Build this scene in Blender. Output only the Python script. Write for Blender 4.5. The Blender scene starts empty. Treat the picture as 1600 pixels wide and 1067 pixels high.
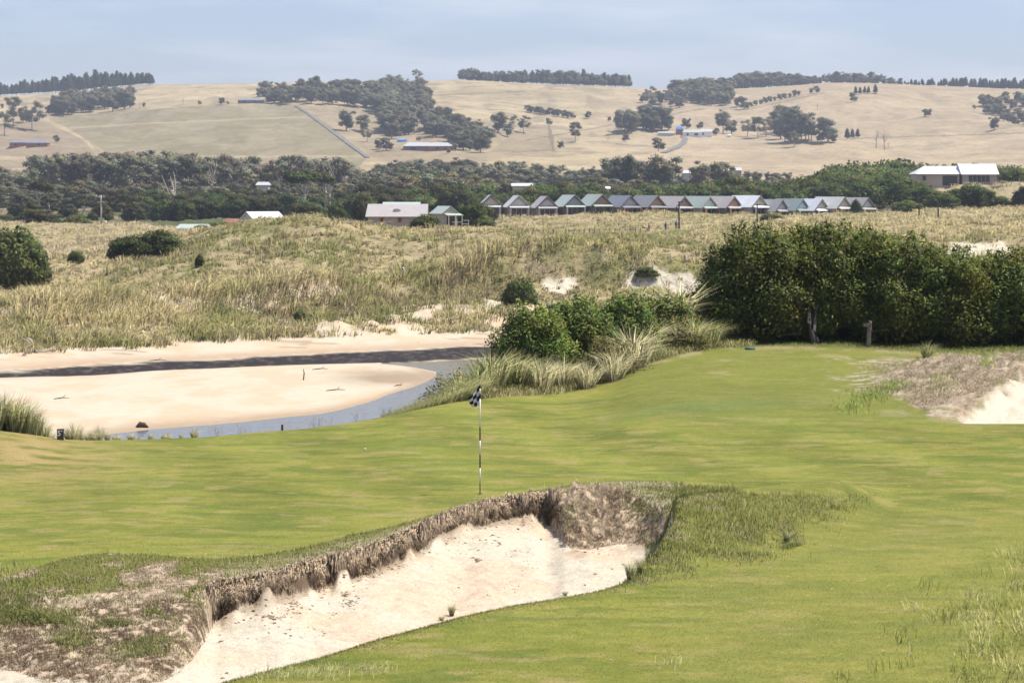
import bpy, math, random
import numpy as np
from mathutils import Vector

# ------------------------------------------------------------------ camera, sky, sun, exposure
scn = bpy.context.scene
COL = scn.collection
F, CX, VH, CZ = 4000.0, 800.0, 300.0, 12.0      # focal length in photo pixels, centre column, horizon row, eye height
cam_d = bpy.data.cameras.new("camera")
cam_d.sensor_width = 36.0
cam_d.lens = 36.0 * F / 1600.0
cam_d.shift_y = -(1067 / 2 - VH) / 1600.0
cam_d.clip_start = 0.5
cam_d.clip_end = 12000
cam_d.dof.use_dof = True
cam_d.dof.focus_distance = 52.0
cam_d.dof.aperture_fstop = 7.0
cam = bpy.data.objects.new("camera", cam_d)
cam.location = (0, 0, CZ)
cam.rotation_euler = (math.radians(90), 0, 0)
COL.objects.link(cam)
scn.camera = cam

SUN_EL, SUN_AZ = 62.0, 80.0          # azimuth from +Y (view direction) towards +X
el, az = math.radians(SUN_EL), math.radians(SUN_AZ)
sdir = Vector((math.sin(az) * math.cos(el), math.cos(az) * math.cos(el), math.sin(el)))
sun_d = bpy.data.lights.new("sun", 'SUN')
sun_d.energy = 4.5
sun_d.angle = math.radians(0.53)
sun_d.color = (1.0, 0.94, 0.84)
sun = bpy.data.objects.new("sun", sun_d)
sun.rotation_euler = sdir.to_track_quat('Z', 'Y').to_euler()
COL.objects.link(sun)

w = bpy.data.worlds.new("World")
scn.world = w
w.use_nodes = True
nt = w.node_tree
nt.nodes.clear()
out = nt.nodes.new('ShaderNodeOutputWorld')
bg = nt.nodes.new('ShaderNodeBackground')
sky = nt.nodes.new('ShaderNodeTexSky')
sky.sky_type = 'NISHITA'
sky.sun_disc = False
sky.sun_elevation = el
sky.sun_rotation = az
sky.altitude = 0
sky.air_density = 1.0
sky.dust_density = 0.6
sky.ozone_density = 2.0
tc = nt.nodes.new('ShaderNodeTexCoord')
# thin broken cloud over the blue: noise on the sky direction, stretched along the horizon
mp = nt.nodes.new('ShaderNodeMapping')
mp.inputs['Scale'].default_value = (5.0, 5.0, 30.0)
mp.inputs['Location'].default_value = (0.35, 0.1, 0.15)
nt.links.new(tc.outputs['Generated'], mp.inputs[0])
nz = nt.nodes.new('ShaderNodeTexNoise')
nz.inputs['Scale'].default_value = 1.7
nz.inputs['Detail'].default_value = 5.0
nz.inputs['Roughness'].default_value = 0.5
nt.links.new(mp.outputs[0], nz.inputs['Vector'])
cr = nt.nodes.new('ShaderNodeValToRGB')
cr.color_ramp.elements[0].position = 0.43
cr.color_ramp.elements[0].color = (0, 0, 0, 1)
cr.color_ramp.elements[1].position = 0.73
cr.color_ramp.elements[1].color = (1, 1, 1, 1)
nt.links.new(nz.outputs[0], cr.inputs[0])
mulc = nt.nodes.new('ShaderNodeMixRGB')
mulc.blend_type = 'MULTIPLY'
mulc.inputs[0].default_value = 1.0
mulc.inputs[2].default_value = (0.90, 0.91, 1.13, 1)
nt.links.new(sky.outputs[0], mulc.inputs[1])
mixc = nt.nodes.new('ShaderNodeMixRGB')
mixc.inputs[2].default_value = (7.0, 7.3, 8.0, 1)
cf = nt.nodes.new('ShaderNodeMath')
cf.operation = 'MULTIPLY'
cf.inputs[1].default_value = 0.7
nt.links.new(cr.outputs[0], cf.inputs[0])
nt.links.new(cf.outputs[0], mixc.inputs[0])
nt.links.new(mulc.outputs[0], mixc.inputs[1])
nt.links.new(mixc.outputs[0], bg.inputs[0])
bg.inputs[1].default_value = 0.097
nt.links.new(bg.outputs[0], out.inputs[0])

scn.view_settings.view_transform = 'Standard'
scn.view_settings.look = 'None'
scn.view_settings.exposure = 0.42
scn.view_settings.gamma = 1.0
scn.cycles.max_bounces = 5
scn.cycles.diffuse_bounces = 2
scn.cycles.glossy_bounces = 2
scn.cycles.transmission_bounces = 3
scn.cycles.volume_bounces = 0
scn.cycles.transparent_max_bounces = 4
scn.cycles.use_denoising = True
scn.cycles.sample_clamp_indirect = 4.0

rng = np.random.default_rng(7)
random.seed(7)

# ------------------------------------------------------------------ small maths
def vhash(ix, iy, seed):
    h = (ix.astype(np.int64) * 374761393 + iy.astype(np.int64) * 668265263 + seed * 974634777) & 0xFFFFFFFF
    h = ((h ^ (h >> 13)) * 1274126177) & 0xFFFFFFFF
    h = (h ^ (h >> 16)) & 0xFFFFFFFF
    return h / 4294967295.0

def vnoise(x, y, seed=0):
    x = np.asarray(x, float); y = np.asarray(y, float)
    ix = np.floor(x); iy = np.floor(y)
    fx = x - ix; fy = y - iy
    fx = fx * fx * (3 - 2 * fx); fy = fy * fy * (3 - 2 * fy)
    a = vhash(ix, iy, seed); b = vhash(ix + 1, iy, seed)
    c = vhash(ix, iy + 1, seed); d = vhash(ix + 1, iy + 1, seed)
    return (a * (1 - fx) + b * fx) * (1 - fy) + (c * (1 - fx) + d * fx) * fy

def fbm(x, y, seed=0, oct=4, gain=0.5):
    s = 0; a = 1; t = 0
    for o in range(oct):
        s = s + a * vnoise(x * 2 ** o + 17.3 * o, y * 2 ** o - 9.1 * o, seed + o)
        t += a; a *= gain
    return s / t

def ss(a, b, x):
    t = np.clip((np.asarray(x, float) - a) / (b - a), 0, 1)
    return t * t * (3 - 2 * t)

def curve(*pts):
    xs = [p[0] for p in pts]; ys = [p[1] for p in pts]
    def f(px):
        px = np.asarray(px, float)
        k = 0
        for o, wgt in ((-12, .15), (-6, .2), (0, .3), (6, .2), (12, .15)):
            k = k + wgt * np.interp(px + o, xs, ys)
        return k
    return f

def zv(d, v):            # height of a point at distance d that stands at photo row v
    return CZ - d * (v - VH) / F

# ------------------------------------------------------------------ the lie of the land, as profiles away from the camera
vF = curve((-400, 1220), (0, 1150), (200, 1105), (350, 1060), (400, 1047), (501, 1023), (602, 993), (678, 974), (729, 959), (800, 943), (876, 930), (926, 921), (964, 911), (980, 905), (997, 885), (1015, 870), (1040, 849), (1060, 838), (1900, 830))
vB = curve((-400, 1046), (0, 1046), (38, 1049), (60, 1062), (240, 1066), (291, 1037), (324, 999), (334, 965), (405, 938), (480, 922), (509, 916), (565, 899), (610, 879), (653, 860), (678, 848), (729, 836), (754, 822), (800, 812), (838, 812), (863, 835), (876, 850), (914, 856), (952, 848), (977, 846), (1010, 849), (1040, 848), (1060, 838), (1900, 830))
_vBs = vB
def vB(px):
    px = np.asarray(px, float)
    b_ = _vBs(px); up = 22 * ss(.46, .70, fbm(px / 30., px * 0 + 4.4, 7, 2)) - 8 * ss(.5, .3, fbm(px / 50., px * 0 + 8.4, 8, 2))
    return np.maximum(b_ - up * ss(350, 400, px) * (1 - ss(830, 862, px)), np.minimum(b_, vT(px) + 13))
vT = curve((-400, 960), (-100, 935), (0, 935), (60, 940), (150, 925), (300, 930), (340, 915), (400, 900), (450, 888), (501, 872), (577, 855), (628, 833), (678, 811), (704, 800), (760, 784), (800, 776), (876, 769), (952, 762), (1000, 775), (1040, 800), (1060, 820), (1900, 820))
vG = curve((-400, 960), (-100, 925), (0, 911), (50, 896), (101, 881), (152, 874), (228, 873), (304, 878), (354, 877), (400, 870), (476, 858), (552, 837), (628, 820), (691, 801), (760, 782), (800, 773), (876, 760), (952, 755), (1053, 757), (1129, 764), (1200, 772), (1290, 772), (1380, 775), (1900, 775))
vE = curve((-400, 655), (-100, 664), (0, 673), (50, 679), (94, 686), (142, 688), (228, 686), (329, 682), (400, 675), (476, 670), (552, 660), (602, 651), (653, 640), (704, 630), (742, 625), (800, 620), (876, 617), (914, 608), (952, 596), (990, 578), (1028, 565), (1066, 554), (1116, 545), (1200, 541), (1300, 542), (1400, 548), (1500, 552), (1900, 552))
dE = curve((-400, 60), (0, 60), (200, 61), (400, 63), (600, 66), (740, 70), (876, 73), (990, 77), (1066, 80), (1116, 82), (1200, 83), (1900, 83))
vSn = curve((-400, 720), (0, 700), (150, 681), (177, 677), (253, 669), (329, 664), (400, 656), (501, 646), (534, 640), (585, 626), (607, 616), (645, 605), (672, 594), (686, 584), (1900, 584))
vSf = curve((-400, 604), (0, 592), (152, 588), (228, 582), (400, 574), (577, 569), (615, 572), (655, 577), (686, 584), (1900, 584))
vKb = curve((-400, 604), (0, 592), (152, 588), (228, 582), (400, 574), (577, 569), (704, 563), (780, 559), (1900, 545))
vKt = curve((-400, 592), (0, 582), (63, 577), (152, 569), (253, 565), (400, 558), (526, 551), (628, 546), (729, 540), (780, 539), (1900, 520))
vFt = curve((-400, 568), (0, 558), (101, 553), (202, 548), (304, 540), (400, 535), (526, 533), (653, 526), (780, 521), (1900, 500))
vD1 = curve((-400, 500), (0, 487), (100, 480), (200, 470), (300, 462), (400, 447), (480, 440), (560, 440), (650, 425), (730, 405), (800, 388), (870, 378), (950, 385), (1000, 398), (1080, 412), (1200, 415), (1900, 410))
vD2 = curve((-400, 400), (0, 410), (80, 412), (120, 406), (160, 402), (220, 392), (300, 368), (350, 356), (400, 350), (450, 344), (500, 342), (550, 351), (580, 358), (640, 360), (680, 358), (720, 357), (760, 362), (800, 370), (850, 378), (900, 380), (1100, 376), (1300, 372), (1900, 366))
vD3 = curve((-400, 362), (0, 372), (300, 371), (450, 366), (760, 366), (850, 372), (1000, 371), (1100, 362), (1250, 354), (1400, 350), (1500, 350), (1600, 344), (1900, 342))
vD3b = curve((-400, 350), (0, 354), (230, 356), (260, 362), (450, 364), (700, 364), (760, 364), (1000, 358), (1150, 352), (1300, 347), (1450, 342), (1600, 338), (1900, 338))
vD4 = curve((-400, 349), (0, 350), (230, 353), (260, 358), (700, 352), (760, 346), (800, 337), (870, 337), (940, 334), (1000, 332), (1100, 334), (1200, 335), (1300, 334), (1370, 332), (1440, 326), (1520, 326), (1600, 318), (1900, 312))
vH = curve((-400, 349), (0, 350), (740, 347), (800, 344), (1360, 342), (1440, 298), (1580, 290), (1900, 290))
vR = curve((-400, 158), (0, 152), (120, 146), (200, 137), (240, 134), (400, 133), (530, 131), (660, 129), (720, 128), (800, 133), (900, 136), (980, 139), (1020, 142), (1060, 141), (1100, 143), (1200, 138), (1290, 131), (1330, 131), (1400, 133), (1500, 137), (1600, 142), (1900, 150))
vM1 = curve((-400, 246), (0, 246), (300, 242), (700, 240), (1000, 245), (1200, 238), (1330, 235), (1450, 245), (1600, 243), (1900, 243))
vM2 = curve((-400, 195), (0, 190), (240, 178), (460, 172), (650, 180), (900, 192), (1200, 205), (1400, 205), (1600, 190), (1900, 190))
MZ = curve((-400, .02), (0, .03), (150, .05), (340, .03), (400, .0), (1900, 0))

def controls(px):
    L = px < 1e9
    dEp, vEp = float(dE(px)), float(vE(px))
    zE = zv(dEp, vEp)
    r = float(ss(650, 770, px))                     # 0: bare drop to the river, 1: planted bank carries on
    P = [(4, 10.3), (9, 9.9), (22, 6.2), (27, 6.08), (38, 6.08), (47, 6.08), (52, 6.12), (0.5 * (52 + dEp), 6.12 + (zE - 6.12) * .42), (dEp, zE)]
    P += [(dEp + 1.2, zE - .22 * (1 - r) + .05 * r), (dEp + 5, zE - 1.8 * (1 - r) + .35 * r), (dEp + 12, (1 - r) * 1.4 + r * (zE + .3)),
          (dEp + 20, (1 - r) * -.2 + r * (zE - .8))]
    d0 = 48000 / (float(vSn(px)) - 300); d1 = 48000 / (float(vSf(px)) - 300); dk = 48000 / (float(vKb(px)) - 300)
    bar = 1 if px < 683 else 0
    P += [(dEp + 32, (1 - r) * -.8 + r * .8), (max(d0 - 5, dEp + 36), -.5)]
    dkt = 47200 / (float(vKt(px)) - 300); dft = 45600 / (float(vFt(px)) - 300)
    if bar:
        h = .28 * min(1, max(0, (d1 - d0) / 25)) * (1 - float(ss(620, 688, px)) * .7)
        P += [(d0, 0.0), (d0 + .12 * (d1 - d0), .5 * h), (d0 + .5 * (d1 - d0), h), (d1 - .02, .04 + .2 * h)]
        if dk - d1 > 1.5: P += [(.5 * (d1 + dk), -min(.3, (dk - d1) * .05))]
    else:
        P += [(d0 + 6, -.5), (dk - 3, -.35)]
    P += [(dk + .6, .05), (dkt, .2), (dft, .6)]
    dd1 = 200 + 35 * float(ss(0, 870, px)) - 8 * (1 - float(ss(-300, 0, px)))
    z1 = zv(dd1, float(vD1(px)))
    P += [(dft + 3, .85), (dft + .5 * (dd1 - dft), .85 + .22 * (z1 - .85)), (dd1 - 4.5, .85 + .42 * (z1 - .85)), (dd1 - 1.2, .85 + .90 * (z1 - .85)), (dd1, z1)]
    z2 = zv(295, float(vD2(px)))
    P += [(dd1 + 10, z1 + min(0, .12 * (z2 - z1)) - 1.8), (264, z1 + .38 * (z2 - z1)), (284, z1 + .86 * (z2 - z1)), (295, z2)]
    z3 = zv(365, float(vD3(px)))
    P += [(325, min(z2, z3) - .3 if z3 < z2 else .5 * (z2 + z3)), (365, z3), (450, zv(450, float(vD3b(px)))), (505, zv(505, float(vD3b(px)) * .45 + .55 * (float(vD4(px)) + 5)) - .1), (532, zv(532, float(vD4(px)) + 5))]
    zH = zv(562, float(vH(px)))
    P += [(556, .9 * zv(532, float(vD4(px)) + 5) + .1 * zH), (569, zH), (600, zH + .2), (700, .5 * zH + 3.6), (1000, 9.5), (1250, zv(1250, 286)), (1650, zv(1650, float(vM1(px)))),
          (2150, zv(2150, float(vM2(px)))), (2800, zv(2800, float(vR(px)))), (2900, zv(2800, float(vR(px))) - 2), (3400, 80), (4600, 20)]
    d = np.array([p[0] for p in P], float); z = np.array([p[1] for p in P], float)
    for i in range(1, len(d)):
        if d[i] <= d[i - 1] + .01:
            d[i] = d[i - 1] + .01
    return d, z

def pchip(x, y, q):
    h = np.diff(x); dl = np.diff(y) / h
    m = np.zeros_like(y)
    same = dl[:-1] * dl[1:] > 0
    w1 = 2 * h[1:] + h[:-1]; w2 = h[1:] + 2 * h[:-1]
    with np.errstate(divide='ignore', invalid='ignore'):
        hm = (w1 + w2) / (w1 / dl[:-1] + w2 / dl[1:])
    m[1:-1] = np.where(same, hm, 0)
    m[0] = dl[0]; m[-1] = dl[-1]
    i = np.clip(np.searchsorted(x, q) - 1, 0, len(x) - 2)
    t = (q - x[i]) / h[i]
    t2 = t * t; t3 = t2 * t
    return (2 * t3 - 3 * t2 + 1) * y[i] + (t3 - 2 * t2 + t) * h[i] * m[i] + (-2 * t3 + 3 * t2) * y[i + 1] + (t3 - t2) * h[i] * m[i + 1]

PXN = np.concatenate([np.arange(-2400, -380, 40.0), np.arange(-380, 0, 10.0), np.arange(0, 1600, 2.0), np.arange(1600, 1980, 10.0), np.arange(1980, 4001, 40.0)])
PXC = np.concatenate([np.arange(-900, -380, 20.0), np.arange(-380, 0, 10.0), np.arange(0, 1600, 2.0), np.arange(1600, 1980, 10.0), np.arange(1980, 2501, 20.0)])
PXW = np.concatenate([np.arange(-900, -380, 40.0), np.arange(-380, 0, 20.0), np.arange(0, 1600, 3.0), np.arange(1600, 1980, 20.0), np.arange(1980, 2501, 40.0)])
def dplane(v, z=6.1):
    return (CZ - z) * F / (v - VH)
def dlip(px):
    """distance of the broken turf edge over the bunker"""
    x = (np.asarray(px, float) - CX) / F * 45
    wb = (fbm(x * 1.5, x * 0 + 1.7, 6, 4, .6) - .5) * ss(345, 400, px) * (1 - ss(850, 900, px))
    return dplane(vT(px)) + .16 * wb + .05
def cutw(px):
    px = np.asarray(px, float)
    return ss(332, 356, px) * (1 - ss(858, 884, px))
def dbase(px):
    """distance of the foot of the cut face; the face is near vertical along the main lip and a slope elsewhere"""
    w_ = cutw(px)
    return (CZ - 5.56) * F / (vB(px) - VH) * (1 - w_) + (dlip(px) - .15) * w_
def zbase(px):
    w_ = cutw(px)
    return 5.56 * (1 - w_) + np.clip(CZ - (dlip(px) - .15) * (vB(px) - VH) / F, 5.45, 6.02) * w_
rows_near = np.concatenate([np.linspace(5, 22, 16), dplane(np.arange(1370, 1075, -4.0)), dplane(np.arange(1075, 590, -1.0))])
rows_near = np.concatenate([rows_near, np.linspace(rows_near[-1] + .3, 104, 50)])
rows_river = 47800 / (np.arange(760, 516, -1.25) - 300) ; rows_river = np.concatenate([[104], rows_river[rows_river > 105]])
rows_dune = np.concatenate([[rows_river[-1]], np.linspace(rows_river[-1] + .5, 240, 110), np.linspace(240.8, 560, 300)])
rows_plain = np.linspace(560, 1250, 70)
rows_hill = np.concatenate([np.linspace(1250, 2900, 330), np.linspace(2950, 4600, 12)])

def far_edge(px):
    return 47200 / (vKt(px) - 300)

def detail(px, d, z):
    """small relief added to the smooth profiles, all in world metres"""
    x = (px - CX) / F * d
    # ---- near: bunker, mounds
    dF = dplane(vF(px)); dB = dbase(px); dT = dlip(px)
    wob = .35 * (fbm(x * 1.1, x * 0 + 3, 5, 3) - .5) * ss(330, 420, px) * (1 - ss(780, 860, px))
    
    dT = np.maximum(dT, dB + .28)
    k = ss(1.0, 4.5, dT - dF) * (1 - ss(1030, 1058, px))
    floor = 5.32
    t1 = ss(0, .55, d - dF)
    zb = zbase(px); w_ = cutw(px)
    w2 = ss(300, 470, px) * (1 - ss(760, 930, px))
    zb0 = 5.56 * (1 - w2) + np.clip(CZ - (dlip(px) - .15) * (_vBs(px) - VH) / F, 5.45, 6.02) * w2
    zin = floor + (zb0 - floor) * ss(0, 1, (d - dF) / np.maximum(dB - dF, .1)) ** 1.3 + (zb - zb0) * ss(-1.1, 0, d - dB)
    t2 = np.clip((d - dB) / np.maximum(dT - dB, .05), 0, 1)
    t2 = np.where(px > 860, t2 ** .8, t2)
    zz = zin + (6.1 - zin) * t2
    inside = (d > dF) & (d < dT)
    dep = np.where(inside, (6.1 - (6.1 * (1 - t1) + zz * t1)) * k, 0)
    near = (d < 60)
    z = z - np.where(near, dep, 0)
    sandm = np.where(inside & (d < dB), k * t1, 0)
    facem = np.where(inside & (d >= dB), k, 0)
    # left grassy mound and the lips' turf roll
    dG = dplane(vG(px))
    roll = np.exp(-((d - (dG - .3)) / 1.3) ** 2)
    z = z + np.where(near, (MZ(px) * np.exp(-((d - (dG - .6)) / 2.2) ** 2) + .05 * roll), 0)
    # rough bank right of the bunker
    rb = ss(985, 1070, px) * (1 - ss(1290, 1400, px))
    z = z + np.where(near, rb * .52 * np.exp(-((d - dplane(vR1(px))) / 2.0) ** 2), 0)
    # lumpy face and dirt mounds
    lump = (fbm(x * 3.0, d * 3.0, 11, 4) - .5) * .20 + (fbm(x * 9, d * 9, 12, 3) - .5) * .12
    z = z + np.where(near, facem * lump * (1 + .6 * ss(860, 900, px)) * (1 - .45 * (px < 345)), 0)
    # sand: wind and foot marks
    z = z + np.where(near, sandm * ((fbm(x * 2.2, d * 2.2, 13, 4) - .5) * .10 + (fbm(x * 9, d * 9, 14, 2) - .5) * .02), 0)
    # far right bunker mound
    fb = ss(1320, 1480, px)
    hump = ss(62.5, 72.5, d) * (1 - ss(74.5, 80, d))
    z = z + np.where(d < 90, fb * hump * (.50 + .24 * ss(1400, 1600, px)) * (1 + .5 * (fbm(x * 1.4, d * .9, 21, 4) - .5)), 0)
    z = z + np.where(d < 90, fb * hump * (fbm(x * 3.5, d * 2.5, 22, 4) - .5) * .42, 0)
    pit = ss(1480, 1530, px - (d - 64) * 18) * ss(63.0, 64.2, d) * (1 - ss(69.0, 71.5, d))
    z = z - np.where(d < 90, pit * .34, 0)
    # greens roll gently
    z = z + np.where(d < 85, (fbm(x * .16, d * .16, 31, 2) - .5) * .16 * ss(26, 36, d) * (1 - ss(52, 68, d)) * (1 - np.clip(sandm + facem, 0, 1)), 0)
    # dunes
    dm = ss(0, 8, d - 45600 / (vFt(px) - VH)) * (d < 620)
    z = z + dm * ((fbm(x * .10, d * .07, 41, 4) - .5) * 1.7 + (1 - np.abs(2 * vnoise(x * .30, d * .20, 42) - 1)) * .75 + (fbm(x * .8, d * .5, 43, 2) - .5) * .5 - .4)
    # river sand
    rm = (d > 104) & (d < 215)
    z = z + np.where(rm, (fbm(x * .3, d * .16, 51, 3) - .5) * .06 * (1 - dm), 0)
    # hills: folds
    hm = ss(1250, 1700, d) * (1 - ss(2500, 2800, d))
    z = z + hm * ((fbm(x * .006, d * .0045, 61, 3) - .5) * 24 + (fbm(x * .03, d * .02, 62, 3) - .5) * 6)
    return z

vR1 = curve((-400, 840), (985, 840), (1100, 815), (1200, 805), (1300, 795), (1400, 785), (1900, 780))

def grid(cols, rows):
    Z = np.zeros((len(cols), len(rows)))
    for i, p in enumerate(cols):
        d, z = controls(p)
        Z[i] = pchip(d, z, rows)
    PX, D = np.meshgrid(cols, rows, indexing='ij')
    return PX, D, detail(PX, D, Z)

SEG = []
for nm, cols, rows in (("near", PXN, rows_near), ("river", PXW, rows_river), ("dune", PXC, rows_dune), ("plain", PXW, rows_plain), ("hill", PXW, rows_hill)):
    PX, D, Z = grid(cols, rows)
    SEG.append([nm, cols, rows, PX, D, Z])

def ground(px, d):
    px = np.atleast_1d(np.asarray(px, float)); d = np.atleast_1d(np.asarray(d, float))
    px, d = np.broadcast_arrays(px, d)
    z = np.zeros(px.shape)
    for nm, cols, rows, PX, D, Z in SEG:
        m = (d >= rows[0]) & (d <= rows[-1])
        if not m.any():
            continue
        p = px[m]; q = d[m]
        i = np.clip(np.searchsorted(cols, p) - 1, 0, len(cols) - 2); j = np.clip(np.searchsorted(rows, q) - 1, 0, len(rows) - 2)
        a = np.clip((p - cols[i]) / (cols[i + 1] - cols[i]), 0, 1); b = np.clip((q - rows[j]) / (rows[j + 1] - rows[j]), 0, 1)
        z[m] = (Z[i, j] * (1 - a) + Z[i + 1, j] * a) * (1 - b) + (Z[i, j + 1] * (1 - a) + Z[i + 1, j + 1] * a) * b
    return z

def gz(x, y):
    return float(ground(CX + F * x / y, y)[0])

def find_d(px, v, dmin=24, dmax=2900):
    """distance at which the ground in this column stands at row v"""
    n = 1600
    d = np.exp(np.linspace(math.log(dmin), math.log(dmax), n))
    z = ground(np.full(n, px), d)
    vv = VH + F * (CZ - z) / d
    k = np.nonzero(vv <= v)[0]
    return float(d[k[0]]) if len(k) else dmax

def at(px, v, dmin=24, dmax=2900):
    d = find_d(px, v, dmin, dmax)
    x = (px - CX) / F * d
    return Vector((x, d, gz(x, d)))

def on(px, d):
    x = (px - CX) / F * d
    return Vector((x, d, gz(x, d)))

# ------------------------------------------------------------------ materials
def mat(name, color=None, attr=False, rough=.9, spec=.2, noise=(0, 0), bump=(0, 0), translucent=0.0, rand=0.0, tint2=None, metal=0.0, n2=None, hue=0.0, nrm=0.0):
    m = bpy.data.materials.new(name)
    m.use_nodes = True
    t = m.node_tree; N = t.nodes; Lk = t.links
    N.clear()
    o = N.new('ShaderNodeOutputMaterial')
    b = N.new('ShaderNodeBsdfPrincipled')
    b.inputs['Roughness'].default_value = rough
    b.inputs['Specular IOR Level'].default_value = spec
    b.inputs['Metallic'].default_value = metal
    if attr:
        a = N.new('ShaderNodeAttribute'); a.attribute_name = 'Col'; c = a.outputs['Color']
    else:
        a = N.new('ShaderNodeRGB'); a.outputs[0].default_value = (*color, 1); c = a.outputs[0]
    g = N.new('ShaderNodeNewGeometry')
    pos = g.outputs['Position']
    if translucent or rand or (not attr and False):
        pass
    def nodenoise(scale, detail=4, vec=None, rough_=.6):
        n = N.new('ShaderNodeTexNoise'); n.inputs['Scale'].default_value = scale; n.inputs['Detail'].default_value = detail; n.inputs['Roughness'].default_value = rough_
        Lk.new(vec or pos, n.inputs['Vector'])
        return n.outputs[0]
    def modulate(c, fac_socket, lo, hi):
        mr = N.new('ShaderNodeMapRange'); mr.inputs[1].default_value = .3; mr.inputs[2].default_value = .7
        mr.inputs[3].default_value = lo; mr.inputs[4].default_value = hi
        Lk.new(fac_socket, mr.inputs[0])
        mx = N.new('ShaderNodeVectorMath'); mx.operation = 'SCALE'
        Lk.new(c, mx.inputs[0]); Lk.new(mr.outputs[0], mx.inputs['Scale'])
        return mx.outputs[0]
    if noise[1]:
        c = modulate(c, nodenoise(noise[0]), 1 - noise[1], 1 + noise[1])
    if n2:
        c = modulate(c, nodenoise(n2[0], 3), 1 - n2[1], 1 + n2[1])
    if tint2:
        mx = N.new('ShaderNodeMixRGB'); mx.blend_type = 'MULTIPLY'
        mr = N.new('ShaderNodeMapRange'); mr.inputs[1].default_value = .42; mr.inputs[2].default_value = .6
        Lk.new(nodenoise(tint2[1], 5), mr.inputs[0]); Lk.new(mr.outputs[0], mx.inputs[0])
        Lk.new(c, mx.inputs[1]); mx.inputs[2].default_value = (*tint2[0], 1)
        c = mx.outputs[0]
    if rand:
        oi = N.new('ShaderNodeObjectInfo')
        mr = N.new('ShaderNodeMapRange'); mr.inputs[3].default_value = 1 - rand; mr.inputs[4].default_value = 1 + rand
        Lk.new(oi.outputs['Random'], mr.inputs[0])
        mx = N.new('ShaderNodeVectorMath'); mx.operation = 'SCALE'
        Lk.new(c, mx.inputs[0]); Lk.new(mr.outputs[0], mx.inputs['Scale'])
        hs = N.new('ShaderNodeHueSaturation')
        m2 = N.new('ShaderNodeMath'); m2.operation = 'MULTIPLY'; m2.inputs[1].default_value = 37.7
        m3 = N.new('ShaderNodeMath'); m3.operation = 'FRACT'
        Lk.new(oi.outputs['Random'], m2.inputs[0]); Lk.new(m2.outputs[0], m3.inputs[0])
        mr2 = N.new('ShaderNodeMapRange'); mr2.inputs[3].default_value = .48; mr2.inputs[4].default_value = .515
        Lk.new(m3.outputs[0], mr2.inputs[0]); Lk.new(mr2.outputs[0], hs.inputs['Hue'])
        Lk.new(mx.outputs[0], hs.inputs['Color'])
        c = hs.outputs[0]
    Lk.new(c, b.inputs['Base Color'])
    if bump[1]:
        bp = N.new('ShaderNodeBump'); bp.inputs['Strength'].default_value = bump[1]; bp.inputs['Distance'].default_value = bump[2] if len(bump) > 2 else .05
        Lk.new(nodenoise(bump[0], 5), bp.inputs['Height']); Lk.new(bp.outputs[0], b.inputs['Normal'])
    nsock = None
    if nrm:
        na = N.new('ShaderNodeAttribute'); na.attribute_name = 'Nrm'
        vt = N.new('ShaderNodeVectorTransform'); vt.vector_type = 'NORMAL'; vt.convert_from = 'OBJECT'; vt.convert_to = 'WORLD'
        Lk.new(na.outputs['Vector'], vt.inputs[0]); nsock = vt.outputs[0]
        Lk.new(nsock, b.inputs['Normal'])
        sc_ = N.new('ShaderNodeVectorMath'); sc_.operation = 'SCALE'; sc_.inputs['Scale'].default_value = nrm
        Lk.new(c, sc_.inputs[0]); c = sc_.outputs[0]; Lk.new(c, b.inputs['Base Color'])
        ng_ = N.new('ShaderNodeVectorMath'); ng_.operation = 'SCALE'; ng_.inputs['Scale'].default_value = -1.0
        Lk.new(nsock, ng_.inputs[0]); nsock = ng_.outputs[0]
    if translucent:
        tr = N.new('ShaderNodeBsdfTranslucent'); Lk.new(c, tr.inputs[0])
        if nsock: Lk.new(nsock, tr.inputs['Normal'])
        mx = N.new('ShaderNodeMixShader'); mx.inputs[0].default_value = translucent
        Lk.new(b.outputs[0], mx.inputs[1]); Lk.new(tr.outputs[0], mx.inputs[2]); Lk.new(mx.outputs[0], o.inputs[0])
    else:
        Lk.new(b.outputs[0], o.inputs[0])
    return m

# ------------------------------------------------------------------ mesh helpers
def mk(name, V, quads=None, tris=None, col=None, m=None, smooth=False, parent=None, link=True, nrm=None):
    V = np.asarray(V, np.float32)
    quads = np.zeros((0, 4), np.int32) if quads is None else np.asarray(quads, np.int32).reshape(-1, 4)
    tris = np.zeros((0, 3), np.int32) if tris is None else np.asarray(tris, np.int32).reshape(-1, 3)
    me = bpy.data.meshes.new(name)
    me.vertices.add(len(V)); me.vertices.foreach_set('co', V.ravel())
    loops = np.concatenate([quads.ravel(), tris.ravel()])
    me.loops.add(len(loops)); me.loops.foreach_set('vertex_index', loops)
    n = len(quads) + len(tris)
    me.polygons.add(n)
    tot = np.concatenate([np.full(len(quads), 4), np.full(len(tris), 3)]).astype(np.int32)
    st = np.concatenate([[0], np.cumsum(tot)[:-1]]).astype(np.int32)
    me.polygons.foreach_set('loop_start', st)
    me.polygons.foreach_set('loop_total', tot)
    me.polygons.foreach_set('use_smooth', np.full(n, bool(smooth)))
    me.update(calc_edges=True)
    if col is not None:
        a = me.color_attributes.new('Col', 'FLOAT_COLOR', 'POINT')
        c4 = np.ones((len(V), 4), np.float32); c4[:, :3] = col
        a.data.foreach_set('color', c4.ravel())
    if nrm is not None:
        a = me.attributes.new('Nrm', 'FLOAT_VECTOR', 'POINT')
        a.data.foreach_set('vector', np.asarray(nrm, np.float32).ravel())
    if m:
        me.materials.append(m)
    o = bpy.data.objects.new(name, me)
    if link:
        COL.objects.link(o)
    if parent:
        o.parent = parent
    return o

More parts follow.
